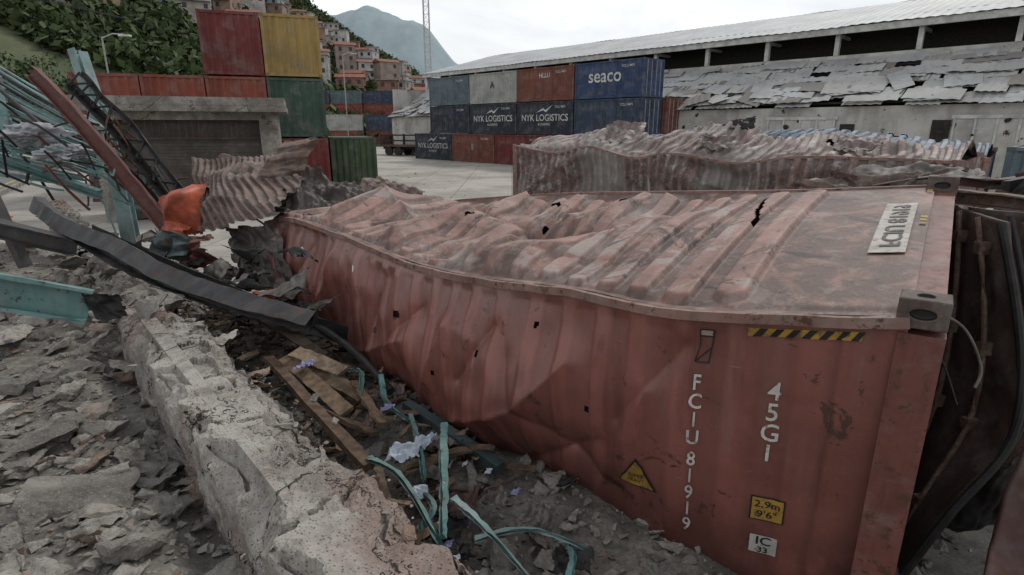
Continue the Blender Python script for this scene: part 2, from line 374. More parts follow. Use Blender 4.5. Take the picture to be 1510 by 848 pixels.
for (t,q_,L_) in [(4.0,.1,.5),(4.1,-.12,.35),(3.9,.2,.4)]:
    p=WO+WM*t+WN*q_;p2=WO+WM*(t+L_)+WN*(q_+.1)
    beam('rebar',[(p[0],p[1],1.45),(p2[0],p2[1],1.5),(p2[0]-.1,p2[1]+.12,1.38)],'o',.016,.016,M_RBR,e,steps=5)
pts=[];sz=[]
for i in range(420):
    t=random.uniform(-1,4.1);qq=random.gauss(.04,.15)
    p=WO+WM*t+WN*qq;pts.append((p[0],p[1],1.50));sz.append(min(.09,.010*random.paretovariate(1.5)))
for i in range(420):
    t=random.uniform(4,9);qq=random.gauss(0.05,.28);p=WO+WM*t+WN*qq;pts.append((p[0],p[1],1.25+random.uniform(0,.25)));sz.append(min(.38,.05*random.paretovariate(1.4)))
for (t,qq,s,z) in [(3.9,-.05,.33,1.58),(4.3,.15,.36,1.5),(4.2,-.2,.3,1.45),(3.2,.3,.3,1.4),(2.6,.33,.25,1.3)]:
    p=WO+WM*t+WN*qq;pts.append((p[0],p[1],z));sz.append(s)
scatter('concrete_chunks',pts,sz,MAT_rock,.35,.2)
# ------------------------------------------------------------------ crushed container (foreground)
def crush_mat(name,col,valley,scrape,s1=.6,burn=.0,speck=.35):
    m,nt,b=nmat(name);c=coord(nt);rib=attr(nt,'rib')
    n1=nz(nt,c,1.4,9,.68,.3);n2=nz(nt,c,9,9,.75);n3=nz(nt,c,40,5,.7);nb=nz(nt,c,4,5,.7,.6)
    k=mix(nt,rmp(nt,n1,.35,.66),col,tuple(x*.62 for x in col))
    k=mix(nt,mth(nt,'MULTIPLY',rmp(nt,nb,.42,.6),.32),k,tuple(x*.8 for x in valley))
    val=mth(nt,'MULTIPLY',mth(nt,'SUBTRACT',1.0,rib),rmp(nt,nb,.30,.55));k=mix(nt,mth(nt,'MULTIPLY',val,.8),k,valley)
    k=mix(nt,mth(nt,'MULTIPLY',rmp(nt,n2,.53,.64),s1*.55),k,scrape)
    ms=nz(nt,c,1.1,7,.78,1.2);mr=mth(nt,'MULTIPLY',rmp(nt,ms,.53,.60),mth(nt,'ADD',mth(nt,'MULTIPLY',rib,.6),.35));k=mix(nt,mth(nt,'MULTIPLY',mr,s1),k,scrape)
    k=mix(nt,mth(nt,'MULTIPLY',rmp(nt,nz(nt,c,2.2,9,.8,.8),.57,.64),.8),k,(.038,.031,.029))
    k=mix(nt,mth(nt,'MULTIPLY',rmp(nt,n3,.6,.7),speck),k,(.03,.025,.022))
    if burn: k=mix(nt,mth(nt,'MULTIPLY',rmp(nt,nz(nt,c,.5,5,.6,.4),.42,.6),burn),k,(.25,.24,.225))
    nt.links.new(k,b.inputs['Base Color']);setin(nt,b.inputs['Roughness'],mth(nt,'ADD',mth(nt,'MULTIPLY',n2,.35),.42));b.inputs['Specular IOR Level'].default_value=.3
    bump(nt,b,mth(nt,'ADD',n2,mth(nt,'MULTIPLY',n3,.4)),.4,.012);return m
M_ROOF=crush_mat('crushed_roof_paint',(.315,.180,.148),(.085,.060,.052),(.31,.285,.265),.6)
def side_mat(name,col):
    m,nt,b=nmat(name);c=coord(nt);rib=attr(nt,'rib')
    n1=nz(nt,c,1.1,9,.66,.4);n2=nz(nt,c,11,9,.75);n3=nz(nt,c,45,5,.7);st=nz(nt,coord(nt,(4,4,.45)),2,6,.6)
    k=mix(nt,rmp(nt,n1,.35,.68),col,tuple(x*.62 for x in col))
    k=mix(nt,mth(nt,'MULTIPLY',rmp(nt,st,.5,.75),.4),k,(.24,.14,.12))
    k=mix(nt,mth(nt,'MULTIPLY',rmp(nt,nz(nt,coord(nt,(3,3,.35)),3,5,.65),.52,.72),.55),k,tuple(x*.4 for x in col))
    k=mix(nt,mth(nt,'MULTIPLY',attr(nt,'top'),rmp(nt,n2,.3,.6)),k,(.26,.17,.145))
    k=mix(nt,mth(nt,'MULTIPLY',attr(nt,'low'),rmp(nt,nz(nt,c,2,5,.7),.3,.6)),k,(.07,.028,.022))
    k=mix(nt,mth(nt,'MULTIPLY',rmp(nt,nz(nt,c,3.2,9,.8,.5),.60,.65),.85),k,(.05,.028,.022))
    scr=nz(nt,coord(nt,(.8,.8,9)),2.5,5,.7,1.5);k=mix(nt,mth(nt,'MULTIPLY',rmp(nt,scr,.66,.70),.45),k,(.34,.25,.22))
    k=mix(nt,mth(nt,'MULTIPLY',rmp(nt,n3,.62,.72),.3),k,(.30,.24,.21))
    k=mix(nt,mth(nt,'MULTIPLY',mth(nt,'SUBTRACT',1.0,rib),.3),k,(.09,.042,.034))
    nt.links.new(k,b.inputs['Base Color']);setin(nt,b.inputs['Roughness'],mth(nt,'ADD',mth(nt,'MULTIPLY',n2,.35),.24));b.inputs['Specular IOR Level'].default_value=.5
    bump(nt,b,mth(nt,'ADD',n2,mth(nt,'MULTIPLY',n3,.3)),.2,.01);return m
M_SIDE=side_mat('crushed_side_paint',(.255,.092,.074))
M_RAIL=paint('bent_rail_paint',(.25,.14,.115),.6,.5,.6,2)
M_DARK=flat('sooty_black_steel',(.022,.02,.02),.6,.5,9)
M_DRED=paint('dark_red_frame_paint',(.075,.032,.027),.5,.25)
M_CAST=paint('corner_casting_paint',(.095,.07,.06),.5,.3,.7,6)
class Rail:
    def __init__(s,N,F):
        s.N=np.array(N,float);s.F=np.array(F,float)
        d=np.linalg.norm(np.diff(s.N,axis=0),axis=1);s.c=np.concatenate([[0],np.cumsum(d)]);s.L=s.c[-1]
    def t(s,x): return np.interp(x,s.c,np.arange(len(s.c)))
    def n(s,x): return crs(s.N,s.t(x))
    def f(s,x): return crs(s.F,s.t(x))
def seg_dist(S,Hh,a,b):
    a=np.array(a);b=np.array(b);d=b-a;t=np.clip(((S-a[0])*d[0]+(Hh-a[1])*d[1])/(d@d),0,1)
    return np.hypot(S-a[0]-t*d[0],Hh-a[1]-t*d[1]),t
R1=Rail([(1.70,2.30,2.31),(.876,2.855,2.17),(.40,3.41,2.12),(-.275,4.06,2.03),(-.907,4.78,1.99),(-1.82,5.93,2.02),(-2.71,6.97,2.02),(-3.4,7.75,1.85)],
        [(3.13,4.25,2.68),(2.35,4.85,2.58),(1.85,5.35,2.52),(1.15,6.0,2.44),(.45,6.75,2.34),(-.6,7.9,2.14),(-1.6,8.8,1.95),(-2.3,9.5,1.8)])
RC=[((.95,2.0),(1.55,.9),-.035,.05),((2.1,2.2),(2.9,.4),.08,.12),((3.0,1.9),(3.4,.3),-.12,.12),((3.9,2.2),(4.3,.3),.12,.15),((4.6,2.0),(5.1,.5),-.15,.13),((5.4,2.1),(5.7,.3),.12,.15),((6.3,2.1),(6.6,.4),-.14,.16),((2.3,1.2),(4.4,1.5),-.09,.12),((4.4,1.0),(6.5,1.3),.09,.14),((7.0,2.0),(7.4,.3),.1,.14),((1.6,.5),(2.6,.35),-.03,.06),((1.5,1.9),(2.1,1.1),-.05,.07)]
def roof1(s,w,extra=False):
    n=R1.n(s);f=R1.f(s);d=f-n
    wob=ss(1.5,4.0,s)
    p=((s-.66)/.262)
    slant=p-.10*np.sin(3*w+s)+wob*.26*vn(s*.6,w*1.6,0,77)
    fr=slant%1;jit=vn(np.floor(slant),0,0,5)
    r=ss(.08,.20,fr)*(1-ss(.64,.76,fr))*(s>.66)*(s<R1.L)
    rd_=.022*(((fr-.42)/.34)**2)
    inset=.034+.012*jit+rd_
    env=ss(inset,inset+.022,w)*(1-ss(.92,.95,w+rd_))
    r=r*env
    up=np.array([-.1,-.1,1.0])
    amp=ss(.7,2.6,s)*ss(.0,.14,w)*(1-ss(.94,1.0,w))
    dd=.042*r+.06*np.sin(np.pi*w)+amp*(.11*fbm(s*.8,w*1.8,0,21,2)+.012*fbm(s*3,w*6,0,22,2)+.07*(.5-np.abs(vn(s*1.1+2,w*2.4,0,27))*2))
    for (cs,cw,rad,dep) in [(2.9,.5,.40,.16),(4.6,.6,.5,.18),(1.9,.72,.3,.09),(5.8,.4,.45,-.12),(3.8,.3,.35,.12),(1.3,.8,.25,.05),(6.6,.6,.5,.14),(3.6,.75,.35,.14),(2.2,.3,.22,.06)]:
        dd=dd-dep*amp*np.exp(-(((s-cs)/rad)**2+((w-cw)*2.4/rad)**2))
    for a,b_,am,wd in RC:
        dist,_=seg_dist(s,w*2.4,a,b_);dd=dd+am*amp*np.exp(-dist/wd)
    dd=dd+.015*ss(.03,.0,w)-0.012*ss(.02,.03,w)*(1-ss(.03,.05,w))
    P=n+d*w[...,None]+dd[...,None]*up
    return (P,r) if extra else P
def side1(s,h,extra=False):
    n=R1.n(s);f=R1.f(s);o=-(f-n);o[...,2]=0;o/=np.linalg.norm(o,axis=-1,keepdims=True)
    sw=s+.16*h*ss(1.5,3,s)+.05*fbm(s*.8,h*1.2,0,88,3)*ss(1,2.5,s)
    fr=((sw-.30)/.278)%1
    cr=ss(.05,.20,fr)*(1-ss(.5,.65,fr));cr=np.where(s<.30,1,cr)
    env=ss(.05,.12,h)*(.34+.70*ss(.9,2.6,s)*(.55+.6*fbm(s*.8,h*1.3,0,31,2)))*(1-.6*ss(.8,1.4,h))
    off=-.036*(1-cr)*np.clip(env,0,1.1)
    mid=ss(.7,2.6,s)*(1-ss(6.5,8.5,s))
    off=off+mid*(.20*np.sin(np.pi*np.clip(h/1.5,0,1))-.38*ss(1.0,2.1,h))
    off=off-.10*h*(1-mid)*.6
    fd=ss(.0,.12,h)
    off=off+fd*mid*(.07*fbm(s*1.1,h*1.4,0,41,3)+.02*fbm(s*4,h*4,0,42,2)+.05*(.4-np.abs(fbm(s*1.2+.5*h,h*.8,0,47,2))*2))
    off=off+fd*.012*fbm(s*2.5,h*2,0,52,3)*ss(.3,.6,s)
    cre=[((1.75,.45),(2.15,.85),.07,.13),((2.15,.85),(3.4,1.35),.10,.14),((2.15,.85),(1.35,1.3),-.07,.11),((2.9,.35),(3.3,1.2),.06,.10),((4.0,.2),(4.3,1.1),-.08,.13),((5.0,.15),(5.4,.9),.10,.14),
         ((1.15,.5),(1.6,1.5),.05,.12),((2.4,.3),(2.7,.75),-.07,.08),((3.5,.6),(4.6,1.1),.08,.12),((.95,.2),(1.35,.75),-.035,.08),((5.8,.2),(6.3,.8),-.10,.16),((1.5,.95),(2.6,1.6),-.06,.10),((2.15,.85),(2.3,.35),-.05,.06),((3.3,.3),(3.9,.8),-.05,.08),((6.8,.2),(6.5,1.0),.1,.15)]
    for a,b_,am,wd in cre:
        dist,t=seg_dist(s,h,a,b_);off=off+am*np.exp(-dist/wd)*ss(0,.2,h)
    P=n+o*(off+.0)[...,None]
    P[...,2]-=h
    return (P,cr) if extra else P
C1=empty('crushed_shipping_container')
ns=640;S,W=np.meshgrid(np.linspace(0,R1.L,ns),np.linspace(0,1,180),indexing='ij')
P,r=roof1(S,W,True)
kill=np.zeros(S.shape,bool)
for cs,cw,a,b_ in [(1.62,.74,.045,.018),(3.4,.86,.10,.02),(4.9,.62,.09,.016),(5.9,.3,.06,.014),(4.0,.5,.06,.016),(2.5,.9,.07,.014),(2.05,.42,.03,.01),(3.1,.62,.04,.014),(2.75,.25,.025,.009),(4.4,.8,.06,.02)]:
    kill|=(np.hypot((S-cs)/a,(W-cw)/b_)+.7*fbm(S*18,W*40,0,3,2))<1
kill|=(np.abs(S-.98-.35*(W-.5)+.05*fbm(S*0,W*9,0,71,3))<.008*ss(.42,.6,W)*(1-ss(.9,.93,W)))
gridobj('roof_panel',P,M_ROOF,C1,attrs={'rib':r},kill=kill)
S2,Hh=np.meshgrid(np.linspace(0,R1.L,ns),np.linspace(0,2.75,190),indexing='ij')
P,r=side1(S2,Hh,True)
kill=np.zeros(S2.shape,bool)
for cs,ch,a in [(3.62,.42,.028),(4.55,.22,.022),(3.0,.75,.014),(5.4,.5,.022),(2.05,.25,.014),(2.5,.5,.016),(4.1,.7,.02),(6.1,.35,.025),(1.6,.75,.012)]:
    kill|=(np.hypot(S2-cs,Hh-ch)/a+.4*fbm(S2*40,Hh*40,0,3,2))<1
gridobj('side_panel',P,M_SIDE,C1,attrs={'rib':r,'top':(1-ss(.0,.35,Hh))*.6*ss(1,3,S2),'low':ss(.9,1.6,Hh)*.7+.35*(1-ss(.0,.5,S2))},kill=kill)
S3,H3=np.meshgrid(np.linspace(0,R1.L,200),np.linspace(0,2.6,20),indexing='ij');f=R1.f(S3);f[...,2]-=H3
fr=(S3/.278)%1;f[...,1]-=.03*(ss(.05,.22,fr)*(1-ss(.5,.67,fr)));gridobj('far_side_panel',f,M_DRED,C1,attrs={'rib':S3*0+1,'top':S3*0})
a=R1.n(np.linspace(0,R1.L,60));b_=R1.f(np.linspace(0,R1.L,60));a[:,2]-=2.5;b_[:,2]-=2.6
gridobj('floor_panel',np.stack([a,b_],1),M_DRED,C1)
ps=R1.n(np.linspace(0,R1.L-.2,90));o_=R1.n(np.linspace(0,R1.L-.2,90))-R1.f(np.linspace(0,R1.L-.2,90));o_[:,2]=0;o_/=np.linalg.norm(o_,axis=1,keepdims=True)
ps=ps+o_*(.006+.004*vn(np.arange(90)*.5,0,0,4))[:,None];ps[:,2]+=-.012+.006*vn(np.arange(90)*.5,0,0,9)
beam('top_side_rail',ps,'box',.06,.05,M_RAIL,C1,jit=.0015)
ps=R1.f(np.linspace(0,R1.L-.2,60));ps[:,2]-=.01;beam('top_side_rail_far',ps,'box',.05,.05,M_RAIL,C1)
n0=np.array(R1.N[0]);f0=np.array(R1.F[0]);wdir=(f0-n0)/np.linalg.norm(f0-n0);ldir=np.array([.831,-.557,0])
def obox(mb,c,ax,ay,az,hx,hy,hz,mi=0):
    c=np.array(c,float);V=[]
    for (sx,sy,sz_) in [(-1,-1,-1),(1,-1,-1),(1,1,-1),(-1,1,-1),(-1,-1,1),(1,-1,1),(1,1,1),(-1,1,1)]:
        V.append(c+np.array(ax)*hx*sx+np.array(ay)*hy*sy+np.array(az)*hz*sz_)
    mb.add(V,[(0,3,2,1),(4,5,6,7),(0,1,5,4),(1,2,6,5),(2,3,7,6),(3,0,4,7)],mi)
zup=np.array([0,0,1.0])
mb=MB()
wd2=np.array([.594,.804,0])
obox(mb,n0+ldir*.05+wd2*.07+zup*(-1.38),ldir,wd2,zup,.085,.075,1.32)
obox(mb,f0+ldir*.05-wd2*.07+zup*(-1.4),ldir,wd2,zup,.085,.075,1.30)
obox(mb,(n0+f0)/2+ldir*.06+zup*(-.05),ldir,wdir,zup,.06,1.12,.045)
obox(mb,(n0+f0)/2+ldir*.06+zup*(-2.55),ldir,wdir,zup,.06,1.12,.08)
for zz in (-.35,-.75,-1.15,-1.6,-2.0): obox(mb,f0+ldir*.145-wd2*.08+zup*zz,ldir,wd2,zup,.03,.04,.06)
mb.obj('end_frame',[paint('end_frame_paint',(.17,.06,.048),.6,.3,.55,2)],C1)
def casting(c,name='corner_casting'):
    me=bpy.data.meshes.new(name);bm=bmesh.new();bmesh.ops.create_cube(bm,size=1)
    for f_ in list(bm.faces):
        cen=f_.calc_center_median();nr=f_.normal.copy();ax=Vector((0,0,1)) if abs(nr.z)<.5 else Vector((1,0,0));ay=nr.cross(ax)
        fv=list(f_.verts);ring=[];ring2=[]
        for i in range(16):
            a=i*math.tau/16+math.pi/4;p=cen+ay*(.25*math.cos(a))+ax*(.17*math.sin(a));ring.append(bm.verts.new(p));ring2.append(bm.verts.new(p-nr*.12))
        bmesh.ops.delete(bm,geom=[f_],context='FACES_ONLY')
        for i in range(16):
            q_=bm.faces.new((ring[i],ring[(i+1)%16],ring2[(i+1)%16],ring2[i]));q_.material_index=1
        q_=bm.faces.new(ring2);q_.material_index=1
        for i in range(16):
            m_=(ring[i].co+ring[(i+1)%16].co)/2
            v=min(fv,key=lambda v:(v.co-m_).length)
            bm.faces.new((ring[i],ring[(i+1)%16],v))
            a_=min(fv,key=lambda v:(v.co-(ring[i].co+ring[i-1].co)/2).length)
            if a_ is not v:
                try: bm.faces.new((ring[i],v,a_))
                except ValueError: pass
    bmesh.ops.remove_doubles(bm,verts=bm.verts,dist=1e-5);bmesh.ops.recalc_face_normals(bm,faces=bm.faces)
    Mx=Matrix(((ldir[0]*.185,wd2[0]*.17,0,c[0]),(ldir[1]*.185,wd2[1]*.17,0,c[1]),(0,0,.13,c[2]),(0,0,0,1)))
    bm.transform(Mx);bm.to_mesh(me);bm.free();me.materials.append(M_CAST);me.materials.append(M_DARK);o=bpy.data.objects.new(name,me);COL.objects.link(o);o.parent=C1
    bv=o.modifiers.new('b','BEVEL');bv.width=.008;bv.segments=2;bv.limit_method='ANGLE';bv.angle_limit=1.0
casting(n0+ldir*.04+wd2*.06+zup*.035);casting(f0+ldir*.04-wd2*.06+zup*.02)
# markings conformed to side / roof
UR=(.21,.08,.065)
M_WHITE=worn('worn_white_lettering',(.56,.54,.50),UR,.55,.64);M_YEL=worn('sticker_yellow',(.40,.235,.035),(.11,.065,.05),.50,.62);M_BLK=flat('sticker_black',(.02,.02,.02),.6,.3,20)
def on_side(V,s0,h0,lift):
    s=s0-V[:,0];h=h0-V[:,1];P=side1(s[:,None],h[:,None])[:,0];
    e=1e-2;a=side1((s+e)[:,None],h[:,None])[:,0]-P;b=side1(s[:,None],(h+e)[:,None])[:,0]-P
    n=np.cross(b,a);n/=np.linalg.norm(n,axis=1,keepdims=True);n*=np.sign(-(n[:,1:2]));return P+n*lift
def put_side(name,V,F,s0,h0,lift,mat):
    V=np.asarray(V,float);mk(name,on_side(V,s0,h0,lift),F,mat,C1)
def rectVF(w_,h_,n=8,m_=8):
    x,y=np.meshgrid(np.linspace(-w_/2,w_/2,n),np.linspace(-h_/2,h_/2,m_),indexing='ij')
    return np.stack([x.ravel(),y.ravel(),0*x.ravel()],1),gridF(n,m_)
def column(txt,s0,h0,step,size,name,gap=None):
    VV=[];FF=[];o=0;hh=0
    for i,ch in enumerate(txt):
        V,F=textmesh(ch,size,align='CENTER',xs=.8,off=.0015)
        V[:,1]-=hh;VV.append(V);FF+=[tuple(j+o for j in f) for f in F];o+=len(V);hh+=step
        if gap is not None and i==gap: hh+=step*.25
    put_side(name,np.concatenate(VV),FF,s0,h0,.007,M_WHITE)
column('FCIU81919',.87,.44,.112,.128,'number_lettering',3)
column('45G1',.53,.45,.118,.140,'size_code_lettering')
V,F=rectVF(.44,.045,40,3);put_side('hazard_stripe',V,F,.44,.085,.006,M_YEL)
VV=[];FF=[]
for i in range(7):
    x0=-.2+i*.062;g=np.linspace(0,1,5);o=len(VV)
    for t in g: 
        VV.append((x0+.028*t,-.022+.044*t,0));VV.append((x0+.03+.028*t,-.022+.044*t,0))
    FF+=[(o+2*k,o+2*k+1,o+2*k+3,o+2*k+2) for k in range(4)]
put_side('hazard_stripe_black',VV,FF,.44,.085,.009,M_BLK)
V,F=rectVF(.148,.148);put_side('height_sign_border',V,F,.50,1.10,.007,M_BLK)
V,F=rectVF(.134,.134);put_side('height_sign',V,F,.50,1.10,.0095,M_YEL)
V,F=textmesh('2,9m',.058,align='CENTER',off=.0005);V[:,1]+=.012;put_side('height_sign_text',V,F,.50,1.10,.012,M_BLK)
V,F=textmesh("9'6\"",.058,align='CENTER',off=.0005);V[:,1]-=.050;put_side('height_sign_text_feet',V,F,.50,1.10,.012,M_BLK)
V,F=rectVF(.12,.115);put_side('registration_sign',V,F,.50,1.33,.007,M_WHITE)
V,F=textmesh('IC',.075,align='CENTER',off=.001);put_side('registration_sign_text',V,F,.50,1.33,.010,M_BLK)
V,F=textmesh('33',.05,align='CENTER',off=.001);V[:,1]-=.05;put_side('registration_sign_number',V,F,.50,1.33,.010,M_BLK)
def triVF(w_,h_,n=10):
    V=[];F=[]
    for i in range(n+1):
        k=max(i/n,.02);
        for j in range(n+1): V.append(((j/n-.5)*w_*k,h_/2-h_*i/n,0))
    for i in range(n):
        for j in range(n): F.append((i*(n+1)+j,(i+1)*(n+1)+j,(i+1)*(n+1)+j+1,i*(n+1)+j+1))
    return np.array(V),F
V,F=triVF(.27,.21);put_side('warning_triangle_border',V,F,1.19,1.06,.010,M_BLK)
V,F=triVF(.235,.175);V[:,1]-=.007;put_side('warning_triangle',V,F,1.19,1.06,.0135,M_YEL)
V,F=textmesh('SUPER',.036,align='CENTER');V[:,1]-=.03;put_side('warning_text',V,F,1.19,1.06,.016,M_BLK)
V,F=textmesh('HEAVY',.036,align='CENTER');V[:,1]-=.065;put_side('warning_text_lower',V,F,1.19,1.06,.016,M_BLK)
VV=[];FF=[]
def strip(x0,y0,x1,y1,t=.006):
    d=Vector((x1-x0,y1-y0)).normalized();nx,ny=-d.y*t/2,d.x*t/2;o=len(VV)
    VV.extend([(x0+nx,y0+ny,0),(x0-nx,y0-ny,0),(x1-nx,y1-ny,0),(x1+nx,y1+ny,0)]);FF.append((o,o+1,o+2,o+3))
for s_ in [(-.03,.1,.04,.1),(.04,.1,.03,.0),(.03,0,.02,-.09),(.02,-.09,-.05,-.09),(-.05,-.09,-.03,0),(-.03,0,-.03,.1),(-.03,.06,.035,.06),(.03,0,-.05,-.09)]: strip(*s_)
put_side('handling_diagram',VV,FF,.84,.19,.007,M_BLK)
V,F=rectVF(.06,.03,4,4);V[:,1]+=.08;put_side('handling_plate',V,F,.84,.19,.005,flat('worn_sticker',(.26,.21,.17)))
def on_roof(V,lift):
    P=roof1(V[:,0][:,None],V[:,1][:,None])[:,0];P[:,2]+=lift;return P
g1,g2=np.meshgrid(np.linspace(.12,.31,10),np.linspace(.30,.72,30),indexing='ij')
mk('roof_label',on_roof(np.stack([g1.ravel(),g2.ravel()],1),.012),gridF(10,30),worn('dirty_white_label',(.40,.37,.33),(.20,.11,.09),.52,.62,14),C1)
V,F=textmesh('FCIU 81919',.15,off=.002);wx=V[:,0].max()
U=np.stack([.265-V[:,1]*1.0,.33+V[:,0]/wx*.36],1);mk('roof_label_text',on_roof(U,.017),F,worn('worn_black_lettering',(.03,.03,.03),(.35,.32,.28),.55,.63),C1)
for w0 in (.50,.88):
    for i in range(3):
        g=np.array([(.02,w0+i*.028),(.02,w0+.014+i*.028),(.075,w0+.02+i*.028),(.075,w0+.006+i*.028)]);mk('roof_hazard_mark',on_roof(g,.012),[(0,1,2,3)],M_YEL,C1)
# door leaf, curled
M_DOORIN=paint('burnt_door_inner',(.062,.038,.033),.7,.25,.65,2)
hinge=crs([(3.2,4.2,2.56),(3.18,4.15,1.8),(3.15,4.1,1.0),(3.1,4.05,.1)],np.linspace(0,3,90))
free=crs([(3.10,3.60,2.52),(3.13,3.36,1.97),(3.10,3.18,1.55),(2.98,3.06,1.22),(2.62,2.92,.90),(2.35,2.85,.5)],np.linspace(0,5,90))
g=np.linspace(0,1,50)[None,:,None];P=hinge[:,None]*(1-g)+free[:,None]*g
uu=np.linspace(0,1,90)[:,None]+0*g[...,0];vv=g[...,0]+0*uu
P[...,0]+=.09*fbm(uu*3,vv*2,0,3,3)
gridobj('door_leaf',P,M_DOORIN,C1,thick=.03)
beam('door_gasket',free+np.array([.0,-.02,0]),'o',.05,.05,M_DARK,C1)
beam('door_gasket_outer',free+np.array([.12,.06,.03]),'o',.035,.035,M_DARK,C1)
M_RUS=paint('rusty_door_hardware',(.12,.07,.05),.6,.4,.7,5)
for dx in (.35,.7):
    beam('lock_rod',(hinge*(1-dx)+free*dx+np.array([-.06,-.04,0]))[::6],'o',.035,.035,M_RUS,C1)
mb=MB()
for i in (8,30,52,74):
    for dx in (.33,.68):
        c_=hinge[i]*(1-dx)+free[i]*dx+np.array([-.05,-.05,0]);mb.box(c_-np.array([.04,.03,.04]),c_+np.array([.04,.03,.04]),j=.006)
mb.obj('rod_brackets',[M_RUS],C1)
beam('door_top_frame',[(3.2,4.15,2.62),(3.5,3.75,2.6),(3.9,3.5,2.5),(4.3,3.4,2.2)],'U',.12,.10,M_RUS,C1,steps=5,jit=.004)
beam('door_side_frame',[(3.45,3.75,2.5),(3.62,3.7,1.9),(3.66,3.6,1.3),(3.5,3.5,.7)],'U',.10,.08,M_RUS,C1,steps=6,jit=.004)
patch('door_leaf_outer',(3.3,4.1,2.55),(4.6,3.9,2.4),(4.9,4.1,.2),(3.4,4.4,.2),M_DOORIN,parent=C1,rib=.004,L=1.2,pitch=.5,cr=.08,thick=.02,oc=2)
beam('door_cross_brace',[(3.4,3.95,1.9),(3.9,3.8,1.95),(4.6,3.85,1.85)],'box',.07,.05,M_RUS,C1,steps=3)
beam('door_cross_brace',[(3.4,3.95,1.2),(3.9,3.85,1.15),(4.6,3.9,1.25)],'box',.07,.05,M_RUS,C1,steps=3)
patch('door_leaf_near',(2.56,2.50,1.62),(3.5,2.4,1.7),(3.3,1.4,.7),(2.02,1.98,.85),M_DRED,parent=C1,rib=.01,L=1,pitch=.25,cr=.08,thick=.03)
patch('torn_door_piece',(2.9,3.3,.9),(3.4,3.1,1.1),(3.7,3.6,.1),(2.9,3.6,.0),M_DARK,parent=C1,rib=.02,L=1,pitch=.3,cr=.15,thick=.01,ragged=.05,seed=4)
M_CAB=flat('cable_sheath',(.14,.12,.10))
beam('torn_cable',[(1.9,2.6,2.15),(2.1,2.75,2.2),(2.35,2.8,2.1),(2.45,2.75,1.9),(2.4,2.7,1.8)],'o',.014,.014,M_CAB,C1,steps=6)
beam('torn_cable_lower',[(1.88,2.6,2.05),(2.15,2.8,2.05),(2.4,2.95,1.85),(2.5,2.9,1.6)],'o',.012,.012,M_DARK,C1,steps=6)
# heap of folded metal at the far end
M_CR2=crush_mat('torn_panel_paint',(.215,.145,.12),(.065,.05,.044),(.25,.23,.205),.5)
M_GR=crush_mat('burnt_grey_panel',(.125,.105,.093),(.036,.031,.029),(.22,.20,.185),.5)
patch('twisted_roof_panel',(-4.45,7.9,1.62),(-2.75,7.0,2.0),(-3.1,9.0,2.60),(-4.6,8.7,2.60),M_CR2,150,130,.045,.20,2.2,.24,5,1.7,.22,C1,fan=.7,oc=3)
patch('folded_roof_panel',(-4.5,8.2,2.05),(-3.1,8.0,2.05),(-3.0,8.9,2.60),(-4.4,8.9,2.50),M_CR2,100,90,.03,.19,1.6,.24,25,1.9,.12,C1,fan=-.4,ragged=.03,oc=4)
patch('twisted_grey_panel',(-3.5,8.2,2.68),(-2.4,9.4,2.5),(-1.8,8.9,1.9),(-3.0,7.4,1.95),M_GR,90,90,.04,.2,1.6,.36,8,2.2,.12,C1,ragged=.05,oc=4)
patch('twisted_grey_panel_lower',(-3.2,7.9,2.35),(-2.2,8.6,2.35),(-1.7,8.3,1.85),(-2.7,7.2,2.0),M_GR,80,80,.04,.2,1.4,.30,38,2.2,.1,C1,ragged=.06,oc=4)
patch('twisted_end_panel',(-3.0,8.3,2.45),(-2.75,8.5,3.0),(-3.35,8.6,2.9),(-3.6,8.1,2.4),M_CR2,50,50,.03,.2,.6,.16,18,2.0,.05,C1,ragged=.06,oc=3)
patch('twisted_side_panel',(-4.2,7.8,1.8),(-2.9,6.9,2.0),(-2.6,6.5,1.15),(-3.7,7.2,1.1),M_GR,60,60,.04,.25,1.6,.25,9,2,.05,C1,ragged=.05)
OR=flat('scorched_orange_paint',(.36,.085,.045),.5,.5,3)
patch('orange_red_panel',(-4.85,7.75,1.62),(-4.25,7.8,1.62),(-4.22,8.05,2.36),(-4.85,8.0,2.15),OR,50,50,0,.2,1,.18,12,1.6,.22,C1,ragged=.05,oc=3)
patch('orange_red_flap',(-4.75,7.5,1.5),(-4.35,7.5,1.55),(-4.3,7.8,1.8),(-4.8,7.8,1.75),OR,40,40,0,.2,1,.16,22,2,.1,C1,ragged=.08,oc=3)
patch('torn_rear_panel',(-2.9,10.6,1.8),(-1.5,9.8,1.7),(-1.45,10.3,1.95),(-2.8,11.2,2.15),M_CR2,60,50,.04,.25,1.6,.15,14,2,.1,C1,ragged=.05)
